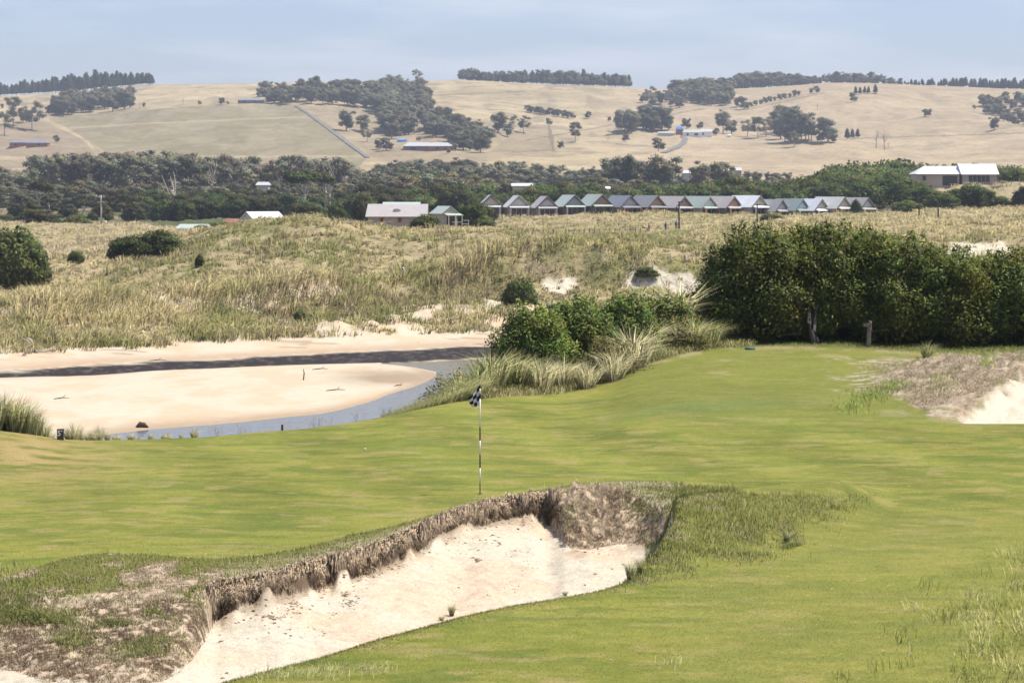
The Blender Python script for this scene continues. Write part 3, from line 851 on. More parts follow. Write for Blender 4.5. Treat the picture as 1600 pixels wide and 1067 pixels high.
def rough_grass():
    parts = []
    # collar of rough along the bunker lip, the left mound and the right bank
    n = 330000
    px = rng.uniform(-30, 1400, n); d = rng.uniform(31, 56, n)
    x, dF, dB, dT, dG, n1, n2, sand, face, fringe = masks_near(px, d)
    z = ground(px, d)
    vv = VH + F * (CZ - z) / d
    left = (px < 345) & (d < dG) & (d > dB + .3) & ((dG - d) / np.maximum(dG - dB, .1) + n1 * 1.3 < .68) & (fbm(x * 1.3, d * 1.3, 147, 3) < .64)
    col = (d >= dT + .05) & (d < dG) & (px < 1060)
    bank = (ss(-8, 24, vlow(px) - vv + 70 * n1) * (1 - ss(1290, 1400, px + 160 * n1)) > rng.uniform(0, 1, n)) & (vv > vG(px) + 1 + 14 * n1) & (px > 960) & (px < 1420) & (sand < .5) & (d < dG + .3)
    bank |= (px > 1008) & (px < 1070) & (d > dF + .1) & (d < dG)
    bank &= ~((px > 855) & (px < 1050) & (d > dB) & (n1 > -.1))
    k = (left & (rng.uniform(0, 1, n) < .9)) | (col & (px >= 345)) | bank
    px, d, z, x = px[k], d[k], z[k], x[k]; bank = bank[k]; left = left[k]
    m = len(px)
    h = np.where(bank, .07, .038) * rng.uniform(.5, 1.5, m) * (1 + .8 * ss(.5, .7, fbm(x * 1.5, d * 1.5, 142, 3)))
    base = C3(.098, .112, .030)[None] * rng.uniform(.7, 1.35, (m, 1))
    dryb = rng.uniform(0, 1, m) < .13
    base[dryb] = C3(.23, .20, .10) * rng.uniform(.7, 1.2, (dryb.sum(), 1))
    lean = np.stack([rng.normal(-.1, .45, m), rng.normal(0, .4, m), np.zeros(m)], 1)
    parts.append(blades(np.stack([x, d, z - .005], 1), h, .008, lean, base, base * 1.3))
    # long pale stalks scattered over the same places
    idx = rng.choice(m, 900)
    px2, d2 = px[idx], d[idx]; z2 = z[idx]
    lean = np.stack([rng.normal(.15, .5, 900), rng.normal(0, .4, 900), np.zeros(900)], 1)
    c = C3(.30, .31, .13)[None] * rng.uniform(.8, 1.3, (900, 1))
    parts.append(blades(np.stack([x[idx], d2, z2], 1), rng.uniform(.08, .24, 900), .006, lean, c, c * 1.2))
    for cx, cv, sx, sv, m in ((15, 935, 26, 22, 3200), (60, 960, 30, 16, 2400), (20, 985, 24, 12, 1500), (115, 1030, 20, 8, 1300), (225, 1042, 26, 8, 1700), (180, 1000, 14, 6, 420), (240, 955, 10, 5, 260), (310, 985, 9, 10, 420), (95, 1005, 16, 8, 500), (1010, 800, 8, 6, 300), (890, 835, 7, 6, 300), (990, 790, 12, 6, 400), (1235, 842, 8, 5, 420), (1170, 868, 26, 6, 700)):
        px = rng.normal(cx, sx, m); v = np.minimum(rng.normal(cv, sv, m), 1090); d = dplane(v, 5.95)
        z = ground(px, d); d = (CZ - z) * F / (v - VH); z = ground(px, d); x = (px - CX) / F * d
        c = np.where(rng.uniform(0, 1, (m, 1)) < .3, C3(.24, .22, .10)[None], C3(.105, .125, .036)[None]) * rng.uniform(.7, 1.3, (m, 1))
        lean = rng.normal(0, .5, (m, 3)); lean[:, 2] = 0
        parts.append(blades(np.stack([x, d, z - .01], 1), rng.uniform(.04, .15, m), .008, lean, c, c * 1.1))
    build_blades('rough_grass', parts, kind='stuff', label='dark rough grass around the bunker lip and banks')
rough_grass()

def foreground_grass():
    parts = []
    # loose clumps of longer grass at the bottom right corner
    for q in range(240):
        t_ = random.random(); v0 = 850 + 250 * t_ ** .8
        p0 = 1690 - abs(random.gauss(0, 1)) * (75 + 85 * t_)
        if p0 > 1680: continue
        n = random.choice((12, 20, 30, 44))
        px = rng.normal(p0, 12, n); v = v0 + rng.normal(0, 5, n)
        d = dplane(v); z = ground(px, d); x = (px - CX) / F * d
        a0 = random.uniform(-.9, .6)
        lean = np.stack([rng.normal(a0, .4, n), rng.normal(0, .35, n), np.zeros(n)], 1)
        c = (C3(.34, .32, .145) if random.random() < .5 else C3(.17, .185, .052))[None] * rng.uniform(.75, 1.25, (n, 1))
        parts.append(blades(np.stack([x, d, z - .01], 1), rng.uniform(.05, .24, n), .0085, lean, c, c * 1.1))
    n = 9000
    t_ = rng.uniform(0, 1, n); v = 850 + 250 * t_; px = 1700 - np.abs(rng.normal(0, 1, n)) * (70 + 75 * t_)
    d = dplane(v); z = ground(px, d); x = (px - CX) / F * d
    lean = np.stack([rng.normal(-.1, .5, n), rng.normal(0, .4, n), np.zeros(n)], 1)
    c = C3(.22, .225, .062)[None] * rng.uniform(.7, 1.4, (n, 1))
    parts.append(blades(np.stack([x, d, z - .01], 1), rng.uniform(.02, .07, n), .006, lean, c, c * 1.1))
    # tussocky blades along the foot of the picture left of centre
    px = np.concatenate([rng.normal(c0, 16, 70) for c0 in (405, 430, 455, 475, 500, 520, 560, 600, 1055)]); v = 1052 + rng.normal(0, 5, len(px)) - (px - 400) * .03
    d = dplane(v); z = ground(px, d); x = (px - CX) / F * d; m = len(px)
    lean = np.stack([rng.normal(.35, .4, m), rng.normal(0, .3, m), np.zeros(m)], 1)
    c = C3(.40, .40, .19)[None] * rng.uniform(.8, 1.3, (m, 1))
    parts.append(blades(np.stack([x, d, z - .01], 1), rng.uniform(.05, .16, m), .006, lean, c * .8, c * 1.2))
    # near edge of the bunker
    px = rng.uniform(345, 985, 9000); v = vF(px) + rng.exponential(5, 9000) - 1
    d = dplane(v); z = ground(px, d); x = (px - CX) / F * d; m = len(px)
    lean = rng.normal(0, .4, (m, 3)); lean[:, 2] = 0
    c = np.where(rng.uniform(0, 1, (m, 1)) < .4, C3(.25, .225, .09)[None], C3(.15, .175, .045)[None]) * rng.uniform(.75, 1.25, (m, 1))
    parts.append(blades(np.stack([x, d, z - .01], 1), rng.uniform(.02, .055, m), .006, lean, c, c * 1.2))
    # fairway turf: short upright blades where the turf is nearest
    n = 240000
    d = np.sqrt(rng.uniform(30 ** 2, 47 ** 2, n)); px = rng.uniform(-20, 1620, n)
    x, dF, dB, dT, dG, n1, n2, sand, face, fringe = masks_near(px, d)
    k = ((d < dF) | ((px > 1050) & (d < 46)) | (d > dG)) & (rng.uniform(0, 1, n) < 1 - ss(36, 47, d))
    px, d, x = px[k], d[k], x[k]; z = ground(px, d); m = len(px)
    base = turfcol(x, d) * rng.uniform(.8, 1.35, (m, 1))
    lean = rng.normal(0, .45, (m, 3)); lean[:, 2] = 0
    parts.append(blades(np.stack([x, d, z - .004], 1), rng.uniform(.010, .022, m), .007, lean, base * .98, base * 1.05))
    # pale clippings lying on the fairway
    n = 420
    px = np.concatenate([rng.uniform(1100, 1600, 300), rng.uniform(950, 1600, 120)]); v = np.concatenate([rng.uniform(790, 1060, 300), rng.uniform(760, 820, 120)])
    d = dplane(v); z = ground(px, d); x = (px - CX) / F * d
    th = rng.normal(0, .5, n)
    lean = np.stack([np.cos(th) * 2.6, np.sin(th) * 1.5, np.zeros(n)], 1)
    c = C3(.50, .46, .25)[None] * rng.uniform(.7, 1.15, (n, 1))
    parts.append(blades(np.stack([x, d, z + .006], 1), rng.uniform(.015, .045, n), .007, lean, c, c))
    build_blades('foreground_grass', parts, kind='stuff', label='short turf blades and taller loose grass beside the camera')
foreground_grass()

def lip_roots():
    parts = []
    n = 60000
    px = rng.uniform(330, 880, n)
    x = (px - CX) / F
    dB = dbase(px); dT = np.maximum(dlip(px), dB + .14)
    # mats of dead grass hanging over the edge
    clump = fbm(px * .045, px * 0, 151, 3)
    d = dT + rng.uniform(-.02, .04, n) + rng.exponential(.05, n)
    kk_ = rng.uniform(0, 1, n) < .06 + .94 * ss(.42, .58, clump)
    px, x, dB, dT, clump, d = px[kk_], x[kk_], dB[kk_], dT[kk_], clump[kk_], d[kk_]; n = len(px)
    z = ground(px, d)
    over = rng.uniform(.03, .20, n) * (.4 + ss(.35, .65, clump))
    X = x * d
    root = np.stack([X, d, z + .0], 1)
    L = over * .75
    side = rng.normal(0, .25, n)
    # blade that goes out towards the pit and then down
    s = np.stack([np.full(n, .008), np.zeros(n), np.zeros(n)], 1)
    out_ = (d - dT) + .04 + rng.uniform(.02, .30, n) * ss(.35, .65, clump)
    p1 = root + np.stack([side * .1, -out_, .03 + .03 * rng.uniform(0, 1, n)], 1)
    p2 = p1 + np.stack([side * .25 * L, -rng.uniform(0, .06, n), -L], 1)
    V = np.stack([root - s, root + s, p1 + s, p1 - s, p2], 1).reshape(-1, 3)
    b_ = np.arange(n)[:, None] * 5
    t = rng.uniform(0, 1, (n, 1)); c = C3(.78, .63, .45) * t + C3(.36, .28, .20) * (1 - t)
    Cc = np.repeat(c, 5, axis=0)
    nv_ = np.array([0, -.5, .8]) + rng.normal(0, .35, (n, 3)); nv_ /= np.linalg.norm(nv_, axis=1, keepdims=True)
    parts.append((V, b_ + np.array([0, 1, 2, 3]), b_ + np.array([3, 2, 4]), Cc, np.repeat(nv_, 5, axis=0)))
    # tufts of root and thatch clinging all over the cut face
    n = 60000
    px = rng.uniform(332, 870, n); t_ = rng.uniform(0, 1, n) ** .8
    dB = dbase(px); dT = np.maximum(dlip(px), dB + .14)
    d = dB + t_ * (dT - dB); z = ground(px, d); xx = (px - CX) / F * d
    nn = fbm(xx * 3.4, t_ * 2.2, 155, 3)
    hang = fbm(xx * 1.7, xx * 0, 156, 3)
    k = (nn + .25 * (t_ - .5) > .56) & (t_ > .9 - 1.3 * hang)
    d, z, xx, t_, nn = d[k], z[k], xx[k], t_[k], nn[k]; m = len(d)
    L = rng.uniform(.03, .13, m)
    root = np.stack([xx, d - .01, z], 1)
    s = np.stack([np.full(m, .007), np.zeros(m), np.zeros(m)], 1)
    p1 = root + np.stack([rng.normal(0, .3, m) * L, -L * rng.uniform(.4, 1.0, m), L * rng.uniform(-.3, .4, m)], 1)
    p2 = p1 + np.stack([rng.normal(0, .4, m) * L, -L * rng.uniform(0, .5, m), -L * rng.uniform(.5, 1.4, m)], 1)
    V = np.stack([root - s, root + s, p1 + s, p1 - s, p2], 1).reshape(-1, 3)
    b_ = np.arange(m)[:, None] * 5
    tt = rng.uniform(0, 1, (m, 1)) * (.15 + .85 * ss(.5, 1, t_))[:, None]; c = C3(.58, .48, .36) * tt + C3(.19, .135, .09) * (1 - tt)
    nv_ = np.array([0, -.8, .5]) + rng.normal(0, .45, (m, 3)); nv_ /= np.linalg.norm(nv_, axis=1, keepdims=True)
    parts.append((V, b_ + np.array([0, 1, 2, 3]), b_ + np.array([3, 2, 4]), np.repeat(c, 5, axis=0), np.repeat(nv_, 5, axis=0)))
    # sods of turf slumping over the lip, each a shaggy lump with its own body
    ico = np.array([(0, 0, 1), (.9, 0, .45), (.28, .85, .45), (-.72, .53, .45), (-.72, -.53, .45), (.28, -.85, .45), (.72, .53, -.45), (-.28, .85, -.45), (-.9, 0, -.45), (-.28, -.85, -.45), (.72, -.53, -.45), (0, 0, -1)])
    tri = np.array([(0, 1, 2), (0, 2, 3), (0, 3, 4), (0, 4, 5), (0, 5, 1), (1, 6, 2), (2, 7, 3), (3, 8, 4), (4, 9, 5), (5, 10, 1), (6, 7, 2), (7, 8, 3), (8, 9, 4), (9, 10, 5), (10, 6, 1), (11, 7, 6), (11, 8, 7), (11, 9, 8), (11, 10, 9), (11, 6, 10)])
    for q in range(150):
        px = random.uniform(336, 872) if q < 190 else random.uniform(870, 1030)
        if q < 190 and float(fbm(np.array([px / 26.]), np.array([2.2]), 157, 3)[0]) < .47: continue
        dBq = float(dbase(px)); dTq = max(float(dlip(px)), dBq + .14)
        big = random.random() < .4
        rx = random.uniform(.08, .17) if big else random.uniform(.03, .08); rz_ = rx * random.uniform(.45, .75); ry = rx * random.uniform(.6, .9)
        hh = random.random() ** 1.4 * (.3 if big else 1.0) * max(.02, 6.0 - float(zbase(px)) - .05)
        c0 = np.array([(px - CX) / F * dTq, dTq - ry * .35 - hh * .2, 6.03 - rz_ * .65 - hh])
        if q >= 190:
            tq = random.random(); dq = dBq + tq * (dTq - dBq); pq = on(px, dq); c0 = np.array([pq.x, pq.y, pq.z])
        v = ico * np.array([rx, ry, rz_]) * .85 * rng.uniform(.75, 1.15, (12, 1)) + c0
        cb = C3(.30, .23, .16) * random.uniform(.6, 1.2)
        nv_ = v - c0; parts.append((v, np.zeros((0, 4), int), tri, np.tile(cb, (12, 1)), nv_ / np.linalg.norm(nv_, axis=1, keepdims=True)))
        nb = int(90 + 1400 * rx)
        dr = rng.normal(0, 1, (nb, 3)); dr[:, 1] = -np.abs(dr[:, 1]) * 1.1 + .3; dr /= np.linalg.norm(dr, axis=1, keepdims=True)
        root = c0 + dr * np.array([rx, ry, rz_]) * .9
        L = rng.uniform(.025, .085, nb)[:, None]
        s2 = np.stack([np.full(nb, .0065), np.zeros(nb), np.zeros(nb)], 1)
        p1 = root + dr * L * .7 + rng.normal(0, .25, (nb, 3)) * L
        p2 = p1 + dr * L * .3 + rng.normal(0, .3, (nb, 3)) * L + np.array([0, 0, -1.0]) * L * rng.uniform(.2, 1.2, (nb, 1))
        Vb = np.stack([root - s2, root + s2, p1 + s2, p1 - s2, p2], 1).reshape(-1, 3)
        b_ = np.arange(nb)[:, None] * 5
        tt = rng.uniform(0, 1, (nb, 1)) ** .8; tone = random.uniform(.75, 1.15)
        c = (C3(.78, .63, .45) * tt + C3(.26, .19, .13) * (1 - tt)) * tone
        nv_ = dr * .9 + np.array([0, 0, .35]) + rng.normal(0, .35, dr.shape); nv_ /= np.linalg.norm(nv_, axis=1, keepdims=True)
        parts.append((Vb, b_ + np.array([0, 1, 2, 3]), b_ + np.array([3, 2, 4]), np.repeat(c, 5, axis=0), np.repeat(nv_, 5, axis=0)))
    # matted dead stems standing on faces, mound nose and the small dirt hill
    n = 220000
    px = np.concatenate([rng.uniform(-20, 345, n // 2), rng.uniform(850, 1060, n // 2)]); d = rng.uniform(33, 53, n)
    xx, dF, dB, dT, dG, n1, n2, sand, face, fringe = masks_near(px, d)
    a1 = (px < 345) & (d > dB - .1) & (d < dG - .1) & (((dG - d) / np.maximum(dG - dB, .1) + n1 * 1.3 > .5) | (fbm(xx * 1.3, d * 1.3, 147, 3) > .58)) & (n2 < .10)
    a2 = (px >= 330) & (px < 1060) & (d > dB - .05) & (d < dT + .15) & (n2 < .20)
    k = a1 | a2
    px, d, xx = px[k], d[k], xx[k]; z = ground(px, d); m = len(px)
    lean = np.stack([rng.normal(0, .8, m), rng.normal(-.5, .6, m), np.zeros(m)], 1)
    t = rng.uniform(0, 1, (m, 1)); c = C3(.66, .53, .37) * t + C3(.24, .17, .11) * (1 - t)
    gk = rng.uniform(0, 1, m) < .08
    c[gk] = C3(.16, .18, .05)
    parts.append(blades(np.stack([xx, d, z - .005], 1), rng.uniform(.025, .085, m), .008, lean, c, c * 1.1))
    # the far right bunker's matted top
    n = 60000
    px = rng.uniform(1320, 1640, n); d = rng.uniform(63.5, 78, n)
    xx = (px - CX) / F * d
    nn = fbm(xx * 1.1, d * .9, 22, 3)
    k = (nn > .42) & (rng.uniform(0, 1, n) < ss(1325, 1450, px)) & (d > 64 + 6 * ss(1480, 1350, px)) & ~((px > 1485 + (d - 64) * 18) & (d < 69.5))
    px, d, xx = px[k], d[k], xx[k]; z = ground(px, d); m = len(px)
    lean = np.stack([rng.normal(0, .8, m), rng.normal(-.3, .6, m), np.zeros(m)], 1)
    t = rng.uniform(0, 1, (m, 1)); c = C3(.58, .49, .36) * t + C3(.26, .19, .13) * (1 - t)
    parts.append(blades(np.stack([xx, d, z - .005], 1), rng.uniform(.03, .10, m), .010, lean, c, c * 1.1))
    build_blades('dead_grass', parts, M_dry, .55, kind='stuff', label='matted dead grass and roots hanging over the bunker edges')
lip_roots()

# soil crumbs and debris on the sand
def crumbs():
    V = []; T = []; n = 0; Cc = []
    ico = np.array([(0, 0, 1), (.9, 0, .2), (.28, .85, .25), (-.72, .53, .2), (-.72, -.53, .2), (.28, -.85, .25), (0, 0, -.4)])
    tri = np.array([(0, 1, 2), (0, 2, 3), (0, 3, 4), (0, 4, 5), (0, 5, 1), (6, 2, 1), (6, 3, 2), (6, 4, 3), (6, 5, 4), (6, 1, 5)])
    spots = []
    for _ in range(380):
        px = random.uniform(340, 1040); dB = float(dbase(px))
        d = dB - abs(random.expovariate(1 / .8)) - .02
        if d > dplane(float(vF(px))) + 1: spots.append((px, d, random.choice((.008, .012, .018, .03))))
    for (cx, cv, nn, sp, s) in ((748, 883, 18, 3, .04), (760, 930, 4, 5, .02), (495, 990, 14, 8, .02), (455, 975, 26, 10, .022), (545, 957, 40, 6, .018), (523, 970, 10, 6, .02), (640, 925, 6, 8, .015), (815, 870, 16, 10, .02), (835, 885, 12, 10, .015), (810, 915, 20, 12, .014), (770, 860, 14, 9, .03), (425, 985, 30, 8, .03), (450, 1000, 16, 10, .02), (540, 945, 16, 4, .03), (460, 966, 20, 5, .03)):
        for _ in range(nn):
            px = cx + random.gauss(0, sp); v = cv + random.gauss(0, sp * .4)
            spots.append((px, (CZ - 5.45) * F / (v - VH), s * random.uniform(.5, 1.3)))
    for px, d, s in spots:
        p = on(px, d)
        a = random.uniform(0, 6.28); R = np.array([[math.cos(a), -math.sin(a), 0], [math.sin(a), math.cos(a), 0], [0, 0, 1]])
        v = (ico * np.array([s * random.uniform(.8, 1.6), s, s * .7]) + np.random.default_rng(n).normal(0, s * .15, ico.shape)) @ R.T + np.array(p)
        V.append(v); T.append(tri + n); n += 7
        Cc.append(np.tile(C3(.34, .26, .185) * random.uniform(.5, 1.4), (7, 1)))
    tag(mk('soil_debris', np.vstack(V), None, np.vstack(T), np.vstack(Cc), M_crumb), kind='stuff', label='brown soil crumbs fallen onto the bunker sand')
crumbs()

# ------------------------------------------------------------------ trees and shrubs
M_leaf = mat('leaves', attr=True, rough=.7, spec=.10, translucent=.45, rand=.32, nrm=1.35)
M_bark = mat('bark', (.24, .20, .16), noise=(3, .3), bump=(8, .4, .05))
M_bark_pale = mat('pale_bark', (.52, .46, .38), noise=(1.5, .25))

def leafmesh(clumps, nl, leaf, col, asp=1.8, seed=0, jit=.7, core=True, fill=.72):
    """clumps: (centre, radii, tone). Leaf quads spread through each clump, denser to its outside."""
    r = np.random.default_rng(seed)
    V = []; Q = []; C_ = []; T = []; NN = []; n = 0
    mid = np.mean([np.array(c_[0], float) for c_ in clumps], axis=0); mid[2] *= .6
    for c, R, tone in clumps:
        c = np.array(c, float); R = np.array(R, float)
        k = max(8, int(nl * (R[0] * R[1] + R[0] * R[2] + R[1] * R[2]) / 3))
        dr = r.normal(0, 1, (k, 3)); dr /= np.linalg.norm(dr, axis=1, keepdims=True)
        rad = r.uniform(fill, 1.12, (k, 1))
        p = c + dr * R * rad
        nr = dr + r.normal(0, jit, (k, 3)) + np.array([0, 0, .25]); nr /= np.linalg.norm(nr, axis=1, keepdims=True)
        a = np.cross(nr, r.normal(0, 1, (k, 3))); a /= np.linalg.norm(a, axis=1, keepdims=True)
        b_ = np.cross(nr, a)
        s = leaf * r.uniform(.6, 1.35, (k, 1))
        v = np.stack([p - a * s * asp * .5, p + b_ * s * .5, p + a * s * asp * .5, p - b_ * s * .5], 1)
        V.append(v.reshape(-1, 3)); Q.append(np.arange(k)[:, None] * 4 + np.arange(4) + n); n += 4 * k
        cc = np.array(col) * tone * r.uniform(.6, 1.45, (k, 1)) * (1 + .12 * np.array([r.normal(), r.normal() * .3, r.normal()]))
        C_.append(np.repeat(np.clip(cc, .005, 1), 4, axis=0))
        gl = p - mid; gl /= np.linalg.norm(gl, axis=1, keepdims=True) + 1e-9
        nn_ = dr * .9 + gl * .6 + r.normal(0, .42, (k, 3)) + np.array([0, 0, .12]); nn_ /= np.linalg.norm(nn_, axis=1, keepdims=True)
        NN.append(np.repeat(nn_, 4, axis=0))
        if core:
            th = np.linspace(0, 2 * math.pi, 7)[:-1]
            pts = [(0, 0, .62)] + [(.56 * math.cos(x), .56 * math.sin(x), .3) for x in th] + [(.56 * math.cos(x), .56 * math.sin(x), -.3) for x in th] + [(0, 0, -.62)]
            v = c + np.array(pts) * R * .95
            V.append(v); C_.append(np.tile(np.array(col) * tone, (14, 1)))
            nv = v - c; NN.append(nv / np.linalg.norm(nv, axis=1, keepdims=True))
            for i in range(6):
                j = (i + 1) % 6
                T += [(n, n + 1 + i, n + 1 + j), (n + 13, n + 7 + j, n + 7 + i), (n + 1 + i, n + 7 + i, n + 7 + j), (n + 1 + i, n + 7 + j, n + 1 + j)]
            n += 14
    leafmesh.N = np.vstack(NN)
    return np.vstack(V), np.vstack(Q), (np.array(T) if T else None), np.vstack(C_)

def dome_clumps(W, H, nl, rl, seed, zbase=0.0, squash=.8, depth=None):
    """lobes covering a dome of width W and height H standing on the ground"""
    r = random.Random(seed)
    Dp = depth or W
    out_ = []
    for i in range(nl):
        u = (i + .5) / nl
        ph = math.acos(1 - u * 1.05) if u * 1.05 < 1 else math.pi / 2
        th = i * 2.39996 + r.uniform(-.3, .3)
        k = r.uniform(.78, 1.04)
        x = math.sin(ph) * math.cos(th) * (W / 2 - rl * .7) * k
        y = math.sin(ph) * math.sin(th) * (Dp / 2 - rl * .7) * k
        z = zbase + (H - zbase - rl * .7) * (math.cos(ph) * k * .92 + .08)
        s = rl * r.uniform(.75, 1.3)
        out_.append(((x, y, max(z, zbase + s * .5)), (s, s, s * squash), r.uniform(.8, 1.25)))
    out_.append(((0, 0, zbase + (H - zbase) * .42), (W * .33, Dp * .33, (H - zbase) * .38), .8))
    return out_

def tree_parts(root, crown, trunk, seed=0):
    """crown = (V,Q,T,C) ; trunk = MB"""
    c = mk('crown', crown[0], crown[1], crown[2], crown[3], M_leaf, False, root)
    if trunk is not None:
        trunk[0].build('trunk', trunk[1], root, True)
    return root

def limbs(H, tips, r0, seed, n=6, lean=(0, 0)):
    r = random.Random(seed)
    m = MB()
    top = H * .55
    base = [(0, 0, -.3), (lean[0] * .3, lean[1] * .3, top * .5), (lean[0], lean[1], top)]
    m.tube(base, [r0, r0 * .8, r0 * .55], n)
    for t_ in tips:
        f = r.uniform(.45, .95)
        s = (lean[0] * f, lean[1] * f, top * f)
        mid = [s[k] * .45 + t_[k] * .55 + (r.uniform(-.05, .05) * H if k < 2 else -.02 * H) for k in range(3)]
        m.tube([s, mid, t_], [r0 * .45, r0 * .3, r0 * .12], max(4, n - 2))
    return m

PROTO = {}
def proto(key, name, clumps, nl, leaf, col, trunk=None, asp=1.6, seed=0, jit=.7, fill=.72):
    root = bpy.data.objects.new(name, None)
    V, Q, T, C_ = leafmesh(clumps, nl, leaf, col, asp, seed, jit, True, fill) if clumps else (None,) * 4
    ch = []
    if clumps:
        ch.append(mk('crown', V, Q, T, C_, M_leaf, False, None, False, leafmesh.N))
    if trunk is not None:
        mb, mt = trunk
        vv = np.vstack(mb.v)
        ch.append(mk('trunk', vv, np.vstack(mb.q), np.vstack(mb.t), None, mt, True, None, False))
    allv = np.vstack([np.array([v.co[:] for v in c.data.vertices]) if len(c.data.vertices) < 200 else vert_array(c.data) for c in ch])
    PROTO[key] = (root, ch, name, float(allv[:, 2].max()), float(allv[:, 0].max() - allv[:, 0].min()))

def vert_array(me):
    a = np.zeros(len(me.vertices) * 3, np.float32); me.vertices.foreach_get('co', a)
    return a.reshape(-1, 3)

def plant(key, px, d=None, vbase=None, h=None, hpx=None, wscale=1.0, label=None, cat='tree', group=None, rz=None, name=None, sink=0.0, top=None, wpx=None, dmin=24, dmax=2900):
    root, ch, nm, H0, W0 = PROTO[key]
    p = on(px, d) if d is not None else at(px, vbase, dmin, dmax)
    if top is not None:
        h = CZ - (top - VH) * p.y / F - p.z
    if h is None:
        h = hpx * p.y / F
    h = max(h, .3)
    s = h / H0
    if wpx is not None:
        wscale = wpx * p.y / F / (W0 * s)
    o = bpy.data.objects.new(name or nm, None)
    COL.objects.link(o)
    o.location = (p.x, p.y, p.z - sink * h)
    o.rotation_euler = (0, 0, random.uniform(0, 6.28) if rz is None else rz)
    o.scale = (s * wscale, s * wscale, s)
    for c in ch:
        k = c.copy(); COL.objects.link(k); k.parent = o
    return tag(o, label, cat, group)

G_DARK = (.075, .085, .032); G_MID = (.10, .12, .045); G_GUM = (.170, .160, .100); G_PINE = (.060, .078, .042); G_COAST = (.075, .098, .032)
# dense domed coastal trees (9 m wide, 6 m high)
for s_ in range(4):
    cl = dome_clumps(9.5, 6, 34 + 4 * s_, 1.35, 200 + s_)
    proto(f'coast{s_}', 'coastal_tree', cl, 95, .30, G_COAST, (limbs(6, [(1.5, 0, 3), (-1.2, .6, 3.2)], .22, s_), M_bark), seed=s_)
for s_ in range(2):
    cl = dome_clumps(9, 7, 30, 1.3, 230 + s_, squash=.7)
    proto(f'tea{s_}', 'dark_tree', cl, 85, .30, (.062, .062, .029), (limbs(6, [(1.5, 0, 3), (-1.2, .6, 3.2)], .22, s_), M_bark), seed=s_ + 20)
# gum trees, 15 m, open crowns of clumps on limbs
def gum(key, seed, H=15, n=17, W=11, col=G_GUM, name='gum_tree', rc=1.35, pale=True, nl=42, leaf=.42, lowest=.35):
    r = random.Random(seed)
    cl = []; tips = []
    for i in range(n):
        z = H * r.uniform(lowest, .95)
        rr = W / 2 * math.sqrt(max(.1, 1 - ((z / H - .62) / .5) ** 2)) * r.uniform(.25, 1)
        th = r.uniform(0, 6.28)
        c = (rr * math.cos(th), rr * math.sin(th), z)
        s = rc * r.uniform(.7, 1.35)
        cl.append((c, (s * 1.15, s * 1.15, s * .72), r.uniform(.75, 1.3)))
        if i % 2 == 0: tips.append(c)
    proto(key, name, cl, nl, leaf, col, (limbs(H, tips, .38, seed, 6, (r.uniform(-.6, .6), r.uniform(-.4, .4))), M_bark_pale if pale else M_bark), seed=seed, jit=.9, fill=.55)
for s_ in range(5):
    gum(f'gum{s_}', 300 + s_, n=18 + 4 * s_, rc=1.5)
gum('umb', 340, H=9, n=9, W=8, col=G_DARK, rc=1.2, lowest=.75, name='umbrella_tree', nl=60, leaf=.3)
for s_ in range(2):
    gum(f'round{s_}', 350 + s_, H=10, n=20, W=9.5, col=(.128, .130, .078), name='paddock_tree', rc=1.5, lowest=.22, pale=False, nl=55)
# plantation pines
for s_ in range(3):
    r = random.Random(400 + s_)
    cl = []
    for i in range(11):
        z = 14 * (.22 + .72 * i / 10); rr = 2.9 * (1 - (i / 11.5) ** 1.6) + .7
        cl.append(((r.uniform(-.5, .5), r.uniform(-.5, .5), z), (rr * r.uniform(.8, 1.2), rr * r.uniform(.8, 1.2), 1.1), r.uniform(.8, 1.2)))
    m = MB(); m.tube([(0, 0, -.5), (0, 0, 7), (0, 0, 13)], [.3, .2, .06], 5)
    proto(f'pine{s_}', 'pine_tree', cl, 48, .5, G_PINE, (m, M_bark), seed=s_ + 40, jit=1.0, fill=.5)
# dead trees
for s_ in range(2):
    r = random.Random(450 + s_)
    tips = [(r.uniform(-3, 3), r.uniform(-2, 2), r.uniform(5, 12)) for _ in range(14)]
    root = None
    PROTO_m = limbs(13, tips, .34, 450 + s_, 6, (.5, 0))
    proto(f'dead{s_}', 'dead_tree', None, 0, 0, None, (PROTO_m, M_bark_pale))

def r_(a, b): return random.uniform(a, b)

# ---- ridge plantations and belts on the hills
def row_on_ridge(px0, px1, step, tops, keys, d0, d1, label, group, name_cat='tree', jx=2):
    px = px0
    while px <= px1:
        d = r_(d0, d1)
        tp = float(np.interp(px, [t_[0] for t_ in tops], [t_[1] for t_ in tops])) + random.gauss(0, 2.6)
        p = px + r_(-jx, jx)
        q = on(p, d)
        h = CZ - (tp - VH) * d / F - q.z
        if h > 3:
            plant(random.choice(keys), p, d=d, h=h, wscale=r_(.85, 1.25), label=label, group=group, cat=name_cat)
        px += step * r_(.75, 1.25)
row_on_ridge(-6, 240, 4.2, [(0, 131), (60, 126), (120, 117), (160, 114), (240, 116)], ['pine0', 'pine1', 'pine2'], 2700, 2790, 'slim dark pine in the plantation on the far left skyline', 'pines on the left skyline')
def wood(poly, n, hpx, keys, label, group, near_first=False):
    xs = [p_[0] for p_ in poly]; ys = [p_[1] for p_ in poly]
    k_ = 0; tries = 0; pts = []
    while k_ < n and tries < 4000:
        tries += 1
        px, v = r_(min(xs), max(xs)), r_(min(ys), max(ys))
        if not in_poly(np.array([px]), np.array([v]), poly)[0]: continue
        if any(abs(px - a_) < 3.2 and abs(v - b_) < 3 for a_, b_ in pts): continue
        pts.append((px, v)); k_ += 1
        plant(random.choice(keys), px, vbase=v, hpx=r_(*hpx), wscale=r_(.85, 1.25), dmin=1250, label=label, group=group)
